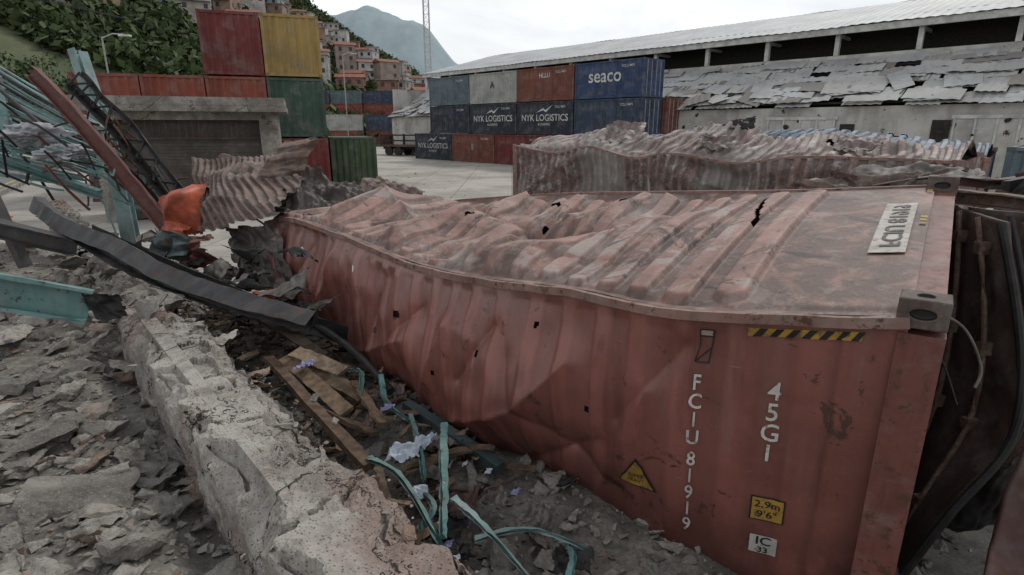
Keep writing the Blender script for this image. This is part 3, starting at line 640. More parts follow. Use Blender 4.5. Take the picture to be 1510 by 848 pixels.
# ------------------------------------------------------------------ crushed containers behind
def crushed2(name,N,F,roofm,sidem,seed,H=2.5,bul=.35,amp=.2,pitch=.3,tear=True):
    R=Rail(N,F);e=empty(name)
    S,W=np.meshgrid(np.linspace(0,R.L,560),np.linspace(0,1,110),indexing='ij')
    n=R.n(S);f=R.f(S);p=(S/pitch+.6*np.sin(W*3+S*.4)+.4*vn(S*.4,W*1.5,0,seed+8))%1;r=ss(.1,.22,p)*(1-ss(.6,.72,p))*ss(.04,.08,W)*(1-ss(.90,.95,W))
    d=.07*r+bul*np.sin(np.pi*np.clip(W,0,1))**.8*(.6+.4*fbm(S*.5,0,0,seed))+amp*fbm(S*.7,W*2.0,0,seed+1,3)*ss(0,.1,W)+amp*.8*(.5-np.abs(fbm(S*1.0,W*2.2,0,seed+3,2))*2)*ss(.05,.3,W)
    if tear: d=d-.45*np.exp(-(((S-R.L*.30)/.9)**2+((W-.55)/.25)**2))+.30*np.exp(-(((S-R.L*.58)/.5)**2+((W-.7)/.2)**2))-.25*np.exp(-(((S-R.L*.85)/.7)**2+((W-.4)/.2)**2))
    P=n+(f-n)*W[...,None];P[...,2]+=d
    kill=(np.hypot((S-R.L*.56)/.42,(W-.74)/.09)+.7*fbm(S*6,W*16,0,3,2))<1
    kill|=(np.hypot((S-R.L*.3)/.3,(W-.3)/.04)+.6*fbm(S*6,W*16,0,5,2))<1
    kill|=(np.hypot((S-R.L*.80)/.35,(W-.55)/.04)+.6*fbm(S*6,W*16,0,15,2))<1
    gridobj('roof_panel',P,roofm,e,attrs={'rib':r},kill=kill)
    S,Hh=np.meshgrid(np.linspace(0,R.L,520),np.linspace(0,H,60),indexing='ij')
    n=R.n(S);f=R.f(S);o=n-f;o[...,2]=0;o/=np.linalg.norm(o,axis=-1,keepdims=True)
    p=((S+.1*fbm(S*.6,Hh,0,seed+9,2))/.278)%1;c_=ss(.05,.22,p)*(1-ss(.5,.67,p))
    off=.07*c_+.30*fbm(S*.8,Hh*1.2,0,seed+5,3)*ss(0,.3,Hh)
    if tear: off=off+.15*(.5-np.abs(vn(S*.7,Hh*.9,0,seed+15))*2)*ss(0,.4,Hh)
    P=n+o*off[...,None];P[...,2]-=Hh
    gridobj('side_panel',P,sidem,e,attrs={'rib':c_,'top':(1-ss(0,.5,Hh))*.6})
    for k,s_ in (('end_panel_left',0),('end_panel_right',R.L)):
        a=R.n(np.array([s_]))[0];b_=R.f(np.array([s_]))[0];dn=np.array([0,0,H])
        patch(k,a-dn,b_-dn,b_,a,sidem,50,30,.04,.28,2.4,.06,seed,2,parent=e)
    a=R.f(np.linspace(0,R.L,30));b_=a-np.array([0,0,H]);gridobj('far_side_panel',np.stack([a,b_],1),sidem,e)
    ps=R.n(np.linspace(0,R.L,90));ps[:,2]+=.01+.03*fbm(np.arange(90)*.12,0,0,seed,3);beam('top_side_rail',ps,'box',.07,.06,M_RAIL,e,jit=.004)
    for q_ in (N[0],N[-1],F[0],F[-1]):
        mb=MB();mb.box((q_[0]-.08,q_[1]-.08,q_[2]-.06),(q_[0]+.08,q_[1]+.08,q_[2]+.06));mb.box((q_[0]-.07,q_[1]-.07,q_[2]-H),(q_[0]+.07,q_[1]+.07,q_[2]-.06));mb.obj('corner_post',[M_RAIL],e)
    return e
M_R2=crush_mat('scorched_roof_paint',(.27,.19,.168),(.09,.075,.07),(.35,.33,.31),.7,.55,.15)
M_S2=crush_mat('scorched_side_paint',(.21,.13,.112),(.08,.068,.063),(.33,.315,.30),.8,.6,.15)
crushed2('crushed_shipping_container',[(.1,20.0,2.50),(1.3,18.7,2.30),(2.3,17.8,2.52),(3.4,16.5,2.28),(4.4,15.7,2.42),(5.6,14.5,2.22),(6.7,13.5,2.42),(8.9,11.6,2.42)],
   [(2.0,21.8,2.7),(3.0,20.6,2.6),(4.0,19.6,2.95),(5.1,18.4,2.65),(6.2,17.4,2.95),(7.3,16.2,2.7),(8.5,15.2,2.78),(10.7,13.4,2.5)],M_R2,M_S2,51,amp=.22)
e=empty('torn_roof_metal')
patch('torn_flap',(5.7,16.3,3.0),(6.5,15.8,3.0),(6.7,16.0,3.35),(6.1,16.5,3.3),M_DARK,30,30,0,.2,1,.12,3,3,parent=e,ragged=.1)
patch('torn_flap',(2.6,18.2,2.6),(3.8,17.2,2.6),(4.2,17.9,3.15),(3.0,18.8,3.15),M_R2,50,50,.03,.2,1,.2,13,3,parent=e,ragged=.08)
patch('torn_flap',(7.3,13.6,2.55),(8.2,12.9,2.55),(8.6,13.4,2.8),(7.8,14.0,2.9),M_R2,40,40,.03,.2,1,.14,23,3,parent=e,ragged=.08)
patch('torn_flap',(4.9,15.6,2.5),(5.7,14.8,2.5),(6.0,15.2,2.85),(5.2,15.9,2.9),M_R2,40,40,.03,.2,1,.16,33,3,parent=e,ragged=.08)
M_R3=crush_mat('scorched_blue_paint',(.09,.15,.22),(.04,.055,.07),(.30,.33,.35),.5,.2,.15)
crushed2('crushed_shipping_container',[(4.2,22.0,2.3),(6.8,19.6,2.4),(9.4,17.2,2.4),(12.2,15.0,2.3)],
   [(5.9,23.8,2.6),(8.6,21.4,2.8),(11.2,19.0,2.8),(13.8,16.8,2.5)],M_R3,M_R3,77,bul=.42,amp=.13,tear=False)
e=empty('twisted_door_frame_wreckage')
patch('bent_plate',(6.0,10.4,2.0),(8.2,9.6,2.25),(8.6,10.6,2.3),(6.5,11.2,2.25),M_GR,50,30,.03,.3,2,.18,61,2,parent=e,ragged=.05)
patch('bent_plate_dark',(7.6,9.0,1.7),(9.0,9.2,1.9),(9.2,9.4,2.5),(7.9,9.1,2.35),M_DARK,50,30,.03,.3,2,.15,65,2,parent=e,ragged=.05)
patch('bent_plate_red',(5.2,10.6,1.9),(7.0,9.9,1.9),(7.2,10.1,2.25),(5.6,10.9,2.1),M_CR2,50,30,.03,.3,2,.14,66,2,parent=e,ragged=.05)
beam('bent_frame_post',[(6.4,10.2,2.05),(7.2,9.8,2.25),(8.1,9.6,2.2),(9.6,10.2,2.35)],'U',.16,.14,M_DRED,e,steps=4,jit=.01)
beam('bent_frame_header',[(7.9,9.2,2.2),(8.8,9.5,2.3),(9.9,10.4,2.1)],'box',.12,.16,M_DARK,e,steps=4,jit=.01)
beam('bent_frame_bar',[(8.0,9.3,2.25),(8.1,9.3,1.4)],'box',.12,.1,M_DARK,e)
for i in range(34):
    a=np.array([random.uniform(5.2,9.8),random.uniform(9.0,10.8),random.uniform(1.8,2.38)]);b_=a+np.array([random.uniform(-.6,.6),random.uniform(-.3,.3),random.uniform(-.2,.15)])
    beam('bent_bar',[a,b_],'L',.06,.06,random.choice([M_DARK,M_DRED,M_GR,M_RUS]),e)
# ------------------------------------------------------------------ intact containers
PC={}
def cmat(col):
    if col not in PC: PC[col]=paint('container_paint_%d'%len(PC),col,.3,.3,.6,.6)
    return PC[col]
M_ROD=flat('galvanised_rod',(.3,.3,.3),.5);M_NUM=flat('number_paint',(.45,.45,.45),.7,.3,3)
def container(loc,rz,L,col,H=2.59,W=2.44,parent=None,logo=None,logocol=None,logosize=1.0,lx=.5,lz=.5,bar=None):
    e=empty('shipping_container',loc,rz);mb=MB()
    def corr(P0,ax,nrm,length,z0,z1,pitch=.28,dep=.045):
        n=max(2,int(length/pitch));p=length/n;xs=[]
        for i in range(n): xs+=[(i*p,0),(i*p+.26*p,0),(i*p+.5*p,dep),(i*p+.76*p,dep)]
        xs.append((length,0));V=[];F=[]
        for (x,d) in xs:
            q=Vector(P0)+Vector(ax)*x-Vector(nrm)*d;V.append((q.x,q.y,z0));V.append((q.x,q.y,z1))
        for i in range(len(xs)-1): F.append((2*i,2*i+2,2*i+3,2*i+1))
        mb.add(V,F,0)
    k=.1
    corr((k,.035,0),(1,0,0),(0,-1,0),L-2*k,.15,H-.1)
    corr((k,W-.035,0),(1,0,0),(0,1,0),L-2*k,.15,H-.1)
    corr((.035,k,0),(0,1,0),(-1,0,0),W-2*k,.15,H-.1)
    mb.add([(.05,.05,H-.03),(L-.05,.05,H-.03),(L-.05,W-.05,H-.03),(.05,W-.05,H-.03)],[(0,1,2,3)],0)
    for x in (0,L-.13):
        for y in (0,W-.13): mb.box((x,y,.12),(x+.13,y+.13,H-.12),0)
    for x in (-.01,L-.17):
        for y in (-.01,W-.15):
            for z in (0,H-.12): mb.box((x,y,z),(x+.18,y+.16,z+.125),1)
    for y in (.01,W-.11):
        mb.box((.17,y,.03),(L-.17,y+.1,.17),0);mb.box((.17,y,H-.10),(L-.17,y+.1,H-.01),0)
    for x in (.01,L-.12):
        mb.box((x,.15,.02),(x+.11,W-.15,.16),0);mb.box((x,.15,H-.12),(x+.11,W-.15,H-.005),0)
    for y0 in (.14,W/2+.01):
        y1=y0+W/2-.16;mb.box((L-.08,y0,.17),(L-.03,y1,H-.13),0)
        for yy in (y0+.25,y1-.3): mb.box((L-.03,yy,.12),(L+.005,yy+.04,H-.1),2)
        for zz in (.6,1.2,1.8): mb.box((L-.03,y0+.05,zz),(L-.015,y1-.05,zz+.12),0)
    mb.obj('body',[cmat(col),cmat(tuple(c*.6 for c in col)),M_ROD],e)
    if logo:
        lm=flat('logo_paint',logocol or (.5,.5,.5),.7,.3,3)
        V,F=textmesh(logo,logosize,align='CENTER',off=.012*logosize)
        P=np.stack([lx*L+V[:,0],0*V[:,0]+.006,lz*H+V[:,1]],1);mk('logo_lettering',P,F,lm,e)
        if bar:
            mk('logo_swoosh',[(lx*L-.9,.006,lz*H+.62),(lx*L-.1,.006,lz*H+.98),(lx*L+.15,.006,lz*H+.82),(lx*L+.95,.006,lz*H+1.22),(lx*L+.2,.006,lz*H+.66),(lx*L-.1,.006,lz*H+.82)],[(0,5,1),(1,5,4,2),(2,4,3)],lm,e)
            V,F=textmesh('& LOGISTICS',logosize*.32,align='CENTER',off=.006);mk('logo_lettering_small',np.stack([lx*L+V[:,0],0*V[:,0]+.006,lz*H-.35+V[:,1]],1),F,lm,e)
    if L<7 and loc[1]<70:
        V,F=textmesh('TCLU 4471',.24,off=.004);mk('number_lettering',np.stack([L-1.9+V[:,0],0*V[:,0]+.006,H-.5+V[:,1]],1),F,M_NUM,e)
    return e
RED=(.145,.024,.022);ORG=(.215,.050,.030);YLW=(.33,.22,.068);GRN=(.034,.070,.050);BLU=(.03,.05,.09);NAVY=(.022,.028,.045);WHT=(.36,.36,.34);BRN=(.17,.054,.034);SEA=(.028,.055,.13);GRY=(.10,.14,.165)
yw=math.radians(20);ex=np.array([math.cos(yw),math.sin(yw)]);FR=np.array([-8.8,28.1]);HT=2.67
def blk(colidx,tier,col):
    p=FR-ex*2.49*colidx;container((p[0],p[1],tier*HT),math.radians(110),12.19,col,2.62)
blk(0,0,RED);blk(0,1,GRN);blk(0,2,YLW);blk(1,0,BLU);blk(1,1,ORG);blk(1,2,RED);blk(2,0,RED);blk(2,1,ORG);blk(3,0,BRN);blk(3,1,ORG)
container((-7.56,32.6,0),math.radians(110),6.06,(.05,.085,.043),2.6)
ra=math.atan2(-.724,.69);rd=np.array([.69,-.724]);RO=np.array([-8.1,58.7])
def row(s,tier,col,**k):
    p=RO+rd*s;container((p[0],p[1],tier*2.56),ra,6.06,col,2.53,**k)
row(-2.8,0,NAVY,logo='NYK LOGISTICS',logosize=.7,lz=.45,logocol=(.4,.4,.4),bar=True);row(3.4,0,BRN,logo='||',logosize=.6,lz=.5);row(9.6,0,RED);row(15.8,0,BLU)
row(0,1,NAVY);row(6.2,1,NAVY,logo='NYK LOGISTICS',logosize=.72,lz=.42,bar=True);row(12.4,1,NAVY,logo='NYK LOGISTICS',logosize=.72,lz=.42,bar=True);row(18.6,1,BLU)
row(0,2,GRY);row(6.2,2,WHT,logo='A',logosize=.8,lz=.5,logocol=(.04,.04,.06));row(12.4,2,BRN,logo='HLLU',logosize=.5,lz=.7);row(18.6,2,SEA,logo='seaco',logosize=1.3,lz=.45,lx=.45)
p=RO+rd*18.9+np.array([.724,.69])*2.6;container((p[0],p[1],0),ra,6.06,BRN);container((p[0],p[1],2.6),ra,6.06,BRN)
dc=[RED,ORG,BLU,WHT,BRN,NAVY,GRY,(.35,.33,.3),ORG]
seqc=[WHT,ORG,BLU,GRY,BRN,ORG,WHT,RED,GRY,WHT,BLU,ORG,ORG,GRY]
kk=0
for i in range(7):
    for t in range(4 if i in (2,3,4,5) else 3):
        kk+=1;container((-56+i*6.3,118+i*1.5,t*2.6),.1,6.06,seqc[(kk*5+i)%len(seqc)])
for i in range(6):
    for t in range(4 if i<3 else 3): container((-36+i*2.6,150,t*2.6),math.radians(90),12,random.choice(dc))
for i in range(2):
    for t in range(2): container((-31+i*6.3,98+i*2,t*2.6),.15,6.06,[ORG,WHT,BRN,BLU][i*2+t])
container((13.2,15.6,0),math.radians(-46),6.06,GRY,2.6);
container((17.5,17.0,0),math.radians(-46),6.06,(.18,.2,.22),2.6)
# ------------------------------------------------------------------ warehouse
WH=empty('warehouse');wm=np.array([-.69,.724]);wn=np.array([.724,.69])
def wp(a,d,z): p=wm*a+wn*d;return (p[0],p[1],z)
m,nt,b=nmat('pocked_white_wall');c=coord(nt);n1=nz(nt,c,.5,8,.65);n2=nz(nt,c,5,8,.7)
k=mix(nt,rmp(nt,n1,.4,.65),(.46,.45,.42),(.30,.29,.27));k=mix(nt,mth(nt,'MULTIPLY',rmp(nt,nz(nt,coord(nt,(1,1,.2)),1.2,6),.45,.7),.5),k,(.22,.20,.17))
vv_=vor(nt,mth_vec(nt,c,n2),.85);k=mix(nt,rmp(nt,vv_,.10,.15,True),k,(.03,.028,.026));k=mix(nt,rmp(nt,vor(nt,c,2.1),.05,.08,True),k,(.04,.035,.03))  # dark spots: the shade inside shrapnel holes, painted into the wall colour
nt.links.new(k,b.inputs['Base Color']);b.inputs['Roughness'].default_value=.9;bump(nt,b,n2,.4,.03);M_WW=m
M_TR=flat('white_trim_paint',(.46,.46,.44),.8,.3,2);M_IN=flat('warehouse_interior_shade',(.03,.028,.025),.9)  # interior material: near-black colour stands in for the unlit inside
m,nt,b=nmat('weathered_roof_sheets');c=coord(nt);n1=nz(nt,c,.35,8,.7);r=island(nt)
k=mix(nt,rmp(nt,n1,.35,.65),(.37,.375,.375),(.24,.245,.25));k=mix(nt,mth(nt,'MULTIPLY',r,.6),k,(.36,.345,.315))
k=mix(nt,rmp(nt,mth(nt,'FRACT',mth(nt,'MULTIPLY',r,13.7)),.82,.92),k,(.16,.145,.13))
k=mix(nt,mth(nt,'MULTIPLY',rmp(nt,nz(nt,c,2.5,8,.75),.55,.68),.6),k,(.14,.11,.09))
nt.links.new(k,b.inputs['Base Color']);b.inputs['Roughness'].default_value=.8;M_RS=m
m,nt,b=nmat('light_metal_roof');c=coord(nt);n1=nz(nt,c,.35,8,.7)
k=mix(nt,rmp(nt,n1,.35,.65),(.40,.41,.415),(.29,.295,.30));k=mix(nt,mth(nt,'MULTIPLY',rmp(nt,nz(nt,c,2.0,5,.75),.58,.7),.4),k,(.18,.15,.12))
nt.links.new(k,b.inputs['Base Color']);b.inputs['Roughness'].default_value=.6;M_UR=m
A0,A1=-25,62
mb=MB()
def wbox(a0,a1,d0,d1,z0,z1,mi=0):
    V=[wp(a0,d0,z0),wp(a1,d0,z0),wp(a1,d1,z0),wp(a0,d1,z0),wp(a0,d0,z1),wp(a1,d0,z1),wp(a1,d1,z1),wp(a0,d1,z1)]
    mb.add(V,[(0,3,2,1),(4,5,6,7),(0,1,5,4),(1,2,6,5),(2,3,7,6),(3,0,4,7)],mi)
wbox(A0,A1,39,39.3,0,4.3,0)
wbox(A0,A1,44.2,44.5,6.9,7.75,0)
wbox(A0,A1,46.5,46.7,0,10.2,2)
wbox(A1-.3,A1,39.3,70,0,7.5,0)
for i in range(19):
    a=A0+2+i*4.7;wbox(a,a+.28,44.15,44.45,7.75,9.55,1)
    wbox(a+.05,a+.2,44.5,46.4,8.9,9.1,1)
wbox(A0,A1,43.75,43.95,9.05,9.45,1)
mb.obj('walls',[M_WW,M_TR,M_IN],WH)
mb=MB()
for i,(a0,a1) in enumerate([(-2,2.6),(3.0,6.6),(12.5,16.5),(24,28)]):
    wbox(a0,a1,38.9,38.99,0,3.55,0);wbox(a0-.15,a1+.15,38.85,38.98,3.56,3.75,1)
    for k_ in range(5): aa=a0+(a1-a0)*k_/4;wbox(aa-.05,aa+.05,38.84,38.895,0,3.55,1)
wbox(6.75,7.6,38.95,38.992,0,3.5,2);wbox(11.4,12.2,38.95,38.992,1.5,3.3,2)  # flat dark panels paint unlit openings onto the wall face
mb.obj('sliding_doors',[M_WW,M_TR,M_IN],WH)
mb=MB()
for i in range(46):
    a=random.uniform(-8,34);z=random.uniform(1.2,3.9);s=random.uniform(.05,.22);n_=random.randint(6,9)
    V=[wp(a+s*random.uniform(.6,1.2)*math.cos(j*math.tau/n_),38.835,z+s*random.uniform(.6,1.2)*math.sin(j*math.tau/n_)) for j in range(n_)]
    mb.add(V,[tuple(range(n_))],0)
mb.obj('shrapnel_hole_discs',[M_IN],WH)  # flat dark discs on the wall, coloured like the shade inside holes
def roofslab(name,d0,z0,d1,z1,a0,a1,mat,pitch=.9):
    n=int((a1-a0)/.3);a=np.linspace(a0,a1,n);k=18
    A,T=np.meshgrid(a,np.linspace(0,1,k),indexing='ij');D=d0+(d1-d0)*T;Z=z0+(z1-z0)*T+.04*(np.arange(n)%2)[:,None]+.06*fbm(A*.3,T*4,0,6)
    P=np.stack([wm[0]*A+wn[0]*D,wm[1]*A+wn[1]*D,Z],-1);return gridobj(name,P,mat,WH,smooth=False)
roofslab('upper_roof',43.6,9.45,56,12.6,A0,A1,M_UR);roofslab('rear_roof',56,12.6,70,8.5,A0,A1,M_UR)
mb=MB()
for d in np.linspace(39.2,44.1,5): 
    z=4.35+(d-38.6)/5.6*3.0;wbox(A0,A1,d,d+.12,z-.2,z-.08,0)
wbox(A0,A1,39.31,44.1,4.15,4.2,0)
mb.obj('purlins',[M_IN],WH)
V=[];F=[]
def sheet(a,d,L_,W_,rz,lift,tilt):
    n=9;o=len(V);ca,sa=math.cos(rz),math.sin(rz)
    for i in range(n):
        for j in range(2):
            x=(i/(n-1)-.5)*W_;y=(j-.5)*L_;aa=a+x*ca-y*sa;dd=d+x*sa+y*ca
            z=4.4+(dd-38.6)/5.6*3.0+lift+(i%2)*.04+tilt*x+tilt*.6*y;V.append(wp(aa,dd,z))
    for i in range(n-1): F.append((o+2*i,o+2*i+1,o+2*i+3,o+2*i+2))
for rowi,d in enumerate((39.0,39.8,40.6,41.4,42.2,43.0,43.8)):
    a=A0
    while a<A1:
        W_=random.uniform(.9,2.2)
        if random.random()<.9: sheet(a,d+random.uniform(-.1,.1),1.05,W_,random.gauss(0,.02),.02*rowi,random.gauss(0,.01))
        a+=W_*.96
for i in range(300):
    sheet(random.uniform(A0,A1),random.uniform(38.8,43.8),random.uniform(.5,1.1),random.uniform(1.2,3.2),random.gauss(0,.09),random.uniform(.12,.22),random.gauss(0,.03))
for i in range(26):
    sheet(random.uniform(A0,A1),random.uniform(38.7,41),random.uniform(.5,1.4),random.uniform(.8,2.0),random.gauss(0,.5),random.uniform(.15,.3),random.gauss(0,.08))
mk('lean_to_roof_sheets',V,F,M_RS,WH)
e=empty('white_storage_shed');mb=MB();mb.box((-16,92,0),(-4,104,3.6));mb.obj('walls',[M_TR],e)
mb=MB();mb.add([(-17,91,3.6),(-3,91,7.2),(-3,105,7.2),(-17,105,3.6),(-17,91,3.4),(-3,91,7.0),(-3,105,7.0),(-17,105,3.4)],[(0,1,2,3),(7,6,5,4),(0,4,5,1),(0,3,7,4),(1,5,6,2)]);mb.add([(-16,92.01,3.6),(-4,92.01,3.6),(-4,92.01,6.7)],[(0,1,2)]);mb.obj('roof',[flat('shed_roof',(.42,.43,.43),.7,.2,1)],e)
# ------------------------------------------------------------------ concrete guard booth
BT=empty('concrete_guard_booth',(-13.6,19.0,0),yw)
M_BC=concrete('booth_concrete',(.29,.27,.24),(.14,.128,.112),.1,.5,.4);mb=MB();Lb=5.65
mb.box((-.35,-.5,3.62),(Lb+.35,3.3,3.80),0);mb.box((-.30,-.45,3.805),(Lb+.30,3.25,4.08),0);
mb.box((0,0,0),(.45,3,3.62),0);mb.box((Lb-.6,0,0),(Lb,3,3.62),0);mb.box((.45,2.8,0),(Lb-.6,3,3.62),0);mb.box((.45,0,3.35),(Lb-.6,.3,3.62),0)
mb.obj('structure',[M_BC],BT)
mb=MB()
for i in range(30):
    z=.05+i*.11;mb.box((.45,.42+.02*(i%2),z),(Lb-.6,.46+.02*(i%2),z+.108),0)
mb.obj('roller_shutter',[paint('shutter_paint',(.07,.06,.05),.4,.2)],BT)
mb=MB()
for i in range(22): mb.box((.5+i*.2,.25,2.75),(.53+i*.2,.28,3.32),0)
mb.box((.46,.24,2.72),(Lb-.62,.29,2.76),0);mb.obj('vent_grille',[M_DRED],BT)
# ------------------------------------------------------------------ hill, trees, houses
D0,D1=105.,460.
def elev(u):
    return np.interp(u,[-1.6,-.9,-.55,-.42,-.39,-.33,-.25,-.165,-.125,-.06,.0],[.38,.36,.33,.27,.245,.180,.130,.085,.06,.02,0])
def hill(x,y):
    d=np.hypot(x,y);u=x/np.maximum(y,1);e=elev(u)*np.where(u<-.4,1,1)*np.sqrt(1+np.clip(u,-1,0)**2)*1.0
    e=np.where(u>-.4,elev(u),e)
    t=np.clip((d-D0)/(D1-D0),0,1)**1.1;t=np.where(d>D1,1,t);z=e*D1*t
    k=ss(130,260,d);z=z+k*(e+.05)*22*fbm(x*.014,y*.014,0,61,4)
    return z-.6
th=np.linspace(math.radians(86),math.radians(150),260)[:,None];rr=np.linspace(100,620,220)[None,:]
HX=np.cos(th)*rr;HY=np.sin(th)*rr;HZ=hill(HX,HY)
m,nt,b=nmat('hillside_scrub');c=coord(nt);n1=nz(nt,c,.05,8,.7);n2=nz(nt,c,.6,6,.7)
k=mix(nt,rmp(nt,n1,.4,.62),(.042,.062,.026),(.090,.098,.050));k=mix(nt,rmp(nt,n2,.58,.68),k,(.15,.125,.085))
nt.links.new(k,b.inputs['Base Color']);b.inputs['Roughness'].default_value=.95;gridobj('hill',np.stack([HX,HY,HZ],-1),m)
m,nt,b=nmat('foliage');r=island(nt);c=coord(nt);n1=nz(nt,c,.05,5,.7);k=mix(nt,r,(.020,.036,.014),(.080,.108,.040));k=mix(nt,rmp(nt,n1,.45,.65),k,(.055,.075,.036))
nt.links.new(k,b.inputs['Base Color']);b.inputs['Roughness'].default_value=.8;b.inputs['Specular IOR Level'].default_value=.2;M_FOL=m
def leafcloud(centers,radii,nleaf,size,name,mat,parent=None,flatz=.75):
    C=np.repeat(centers,nleaf,0);R=np.repeat(radii,nleaf);n=len(C)
    d=rng.normal(size=(n,3));d/=np.linalg.norm(d,axis=1,keepdims=True);rad=R*(.35+.65*rng.random(n)**.5)*(1+.25*rng.normal(size=n)*.5)
    p=C+d*rad[:,None]*np.array([1,1,flatz])
    a=rng.normal(size=(n,3));a/=np.linalg.norm(a,axis=1,keepdims=True);b_=np.cross(a,rng.normal(size=(n,3)));b_/=np.linalg.norm(b_,axis=1,keepdims=True)
    s=(size*(.5+rng.random(n)))[:,None]
    V=np.stack([p-a*s,p+b_*s*.6,p+a*s,p-b_*s*.6],1).reshape(-1,3);F=np.arange(4*n).reshape(-1,4)
    return mk(name,V,F,mat,parent)
HC=[(.34,.31,.28),(.27,.18,.14),(.22,.12,.09),(.42,.42,.40),(.22,.28,.32),(.30,.26,.17),(.28,.26,.23),(.22,.15,.12),(.38,.36,.34),(.26,.21,.18)]
HM=[flat('house_wall_%d'%i,c_,.9,.3,.5) for i,c_ in enumerate(HC)];M_WIN=flat('window_dark',(.03,.035,.04),.3);M_TIN=flat('tin_roof',(.26,.235,.215),.7,.4,.8);M_TIL=flat('tile_roof',(.22,.095,.065),.85,.3,1)
def house(x,y,z,w_,d_,st,wall,rz):
    mb=MB();H=st*2.8
    mb.box((-w_/2,-d_/2,-5),(w_/2,d_/2,H),0)
    if random.random()<.6: mb.box((-w_/2-.3,-d_/2-.4,H+.01),(w_/2+.3,d_/2+.3,H+.22),2)
    else:
        o=.4;mb.add([(-w_/2-o,-d_/2-o,H+.02),(w_/2+o,-d_/2-o,H+.02),(w_/2+o,d_/2+o,H+.02),(-w_/2-o,d_/2+o,H+.02),(-w_/2-o,0,H+1.2),(w_/2+o,0,H+1.2)],[(0,1,5,4),(2,3,4,5),(0,4,3),(1,2,5)],3)
    for s_ in range(st):
        n=max(1,int(w_/2.4))
        for i in range(n):
            xx=-w_/2+(i+.5)*w_/n
            if random.random()<.85: mb.box((xx-.5,-d_/2-.04,s_*2.8+1.0),(xx+.5,-d_/2+.02,s_*2.8+2.2),1)
        n=max(1,int(d_/3))
        for i in range(n):
            yy=-d_/2+(i+.5)*d_/n;mb.box((w_/2-.02,yy-.5,s_*2.8+1),(w_/2+.04,yy+.5,s_*2.8+2.2),1)
        if random.random()<.3: mb.box((-w_/2,-d_/2-1.0,s_*2.8-.15),(w_/2,-d_/2-.001,s_*2.8),2)
    o=mb.obj('hillside_house',[wall,M_WIN,M_TIN,M_TIL]);o.location=(x,y,z);o.rotation_euler=(0,0,rz);return o
placed=[(-112,150)];tries=0
while len(placed)<150 and tries<40000:
    tries+=1
    d=random.uniform(112,400);u=random.choice([random.uniform(-1.0,-.5),random.uniform(-.95,-.5),random.uniform(-.62,-.3),random.uniform(-.36,-.14)])
    x=u*d/math.hypot(1,u);y=d/math.hypot(1,u);z=float(hill(x,y))
    if (z-3)/y>.22: continue
    if u>-.5 and (random.random()<.65 or d>330): continue
    if vn(x*.015+3,y*.015,0,17)<-.2: continue
    if any(abs(x-a)<9 and abs(y-b_)<8 for a,b_ in placed): continue
    placed.append((x,y));house(x,y,z+random.uniform(1.2,2.8),random.uniform(5,9),random.uniform(5,7),random.choice([1,1,2,2,3]),random.choice(HM),-math.atan2(x,y)+random.uniform(-.5,.5))
house(-112,150,float(hill(-112,150))+2,16,8,3,HM[3],.6)
PL=np.array(placed)
cs=[];rs=[];tries=0
while len(cs)<8500 and tries<300000:
    tries+=1
    u=random.uniform(-1.05,-.05);d=random.uniform(104,480)
    x=u*d/math.hypot(1,u);y=d/math.hypot(1,u)
    z=float(hill(x,y))
    if (z-3)/y>.30: continue
    if u>-.14 and d<330: continue
    if float(vn(x*.03,y*.03,0,90))<-.45: continue
    back=np.hypot(PL[:,0]-x*1.03,PL[:,1]-y*1.03).min()
    if back<6: continue
    r_=random.uniform(1.5,3.8)*(.75+d/500);cs.append((x,y,z+r_*.4));rs.append(r_)
leafcloud(np.array(cs),np.array(rs),28,.9,'hillside_trees',M_FOL)
X=np.linspace(-1200,500,200)[:,None];T=np.linspace(0,1,30)[None,:]
pk=1.22*np.interp(X,[-1200,-560,-400,-290,-200,-80,60,500],[220,330,325,265,200,120,70,20])+26*fbm(X*.010,0*X,0,12,4)
gridobj('distant_mountain',np.stack([X+0*T,1700+500*T+0*X,pk*np.sin(T*np.pi/2)-4],-1),flat('haze_tinted_forest',(.25,.31,.33),1,.12,.01))  # distance haze is put into the mountain's blue-grey base colour
M_BARK=flat('bark',(.09,.07,.05),.95)
def tree(x,y,h,cr,seed):
    random.seed(seed);e=empty('leafy_tree',(x,y,0));mb=MB();cs=[];rs=[]
    V,F=sweepVF([(0,0,-.2),(.1,.05,h*.3),(.0,.1,h*.55)],'o',.5,.5,steps=3);mb.add(V,F)
    for i in range(9):
        a=random.uniform(0,6.28);r_=cr*random.uniform(.45,.9);z=h*random.uniform(.55,.92);t=(math.cos(a)*r_,math.sin(a)*r_,z)
        V,F=sweepVF([(0,.05,h*.4),(t[0]*.5,t[1]*.5,(h*.4+z)/2+.3),t],'o',.16,.16,steps=2);mb.add(V,F)
        for k_ in range(5): cs.append((t[0]+random.gauss(0,cr*.22),t[1]+random.gauss(0,cr*.22),t[2]+random.gauss(0,h*.06)));rs.append(cr*random.uniform(.16,.34))
    mb.obj('trunk_and_limbs',[M_BARK],e);leafcloud(np.array(cs),np.array(rs),90,.17,'crown',M_FOL,e)
for i,(x,y,h,c_) in enumerate([(-37,50,8,4.5),(-31,48,7.5,4),(-44,52,7.5,5),(-52,50,8,5),(-48,42,7.5,4.5)]): tree(x,y,h,c_,100+i)
random.seed(99)
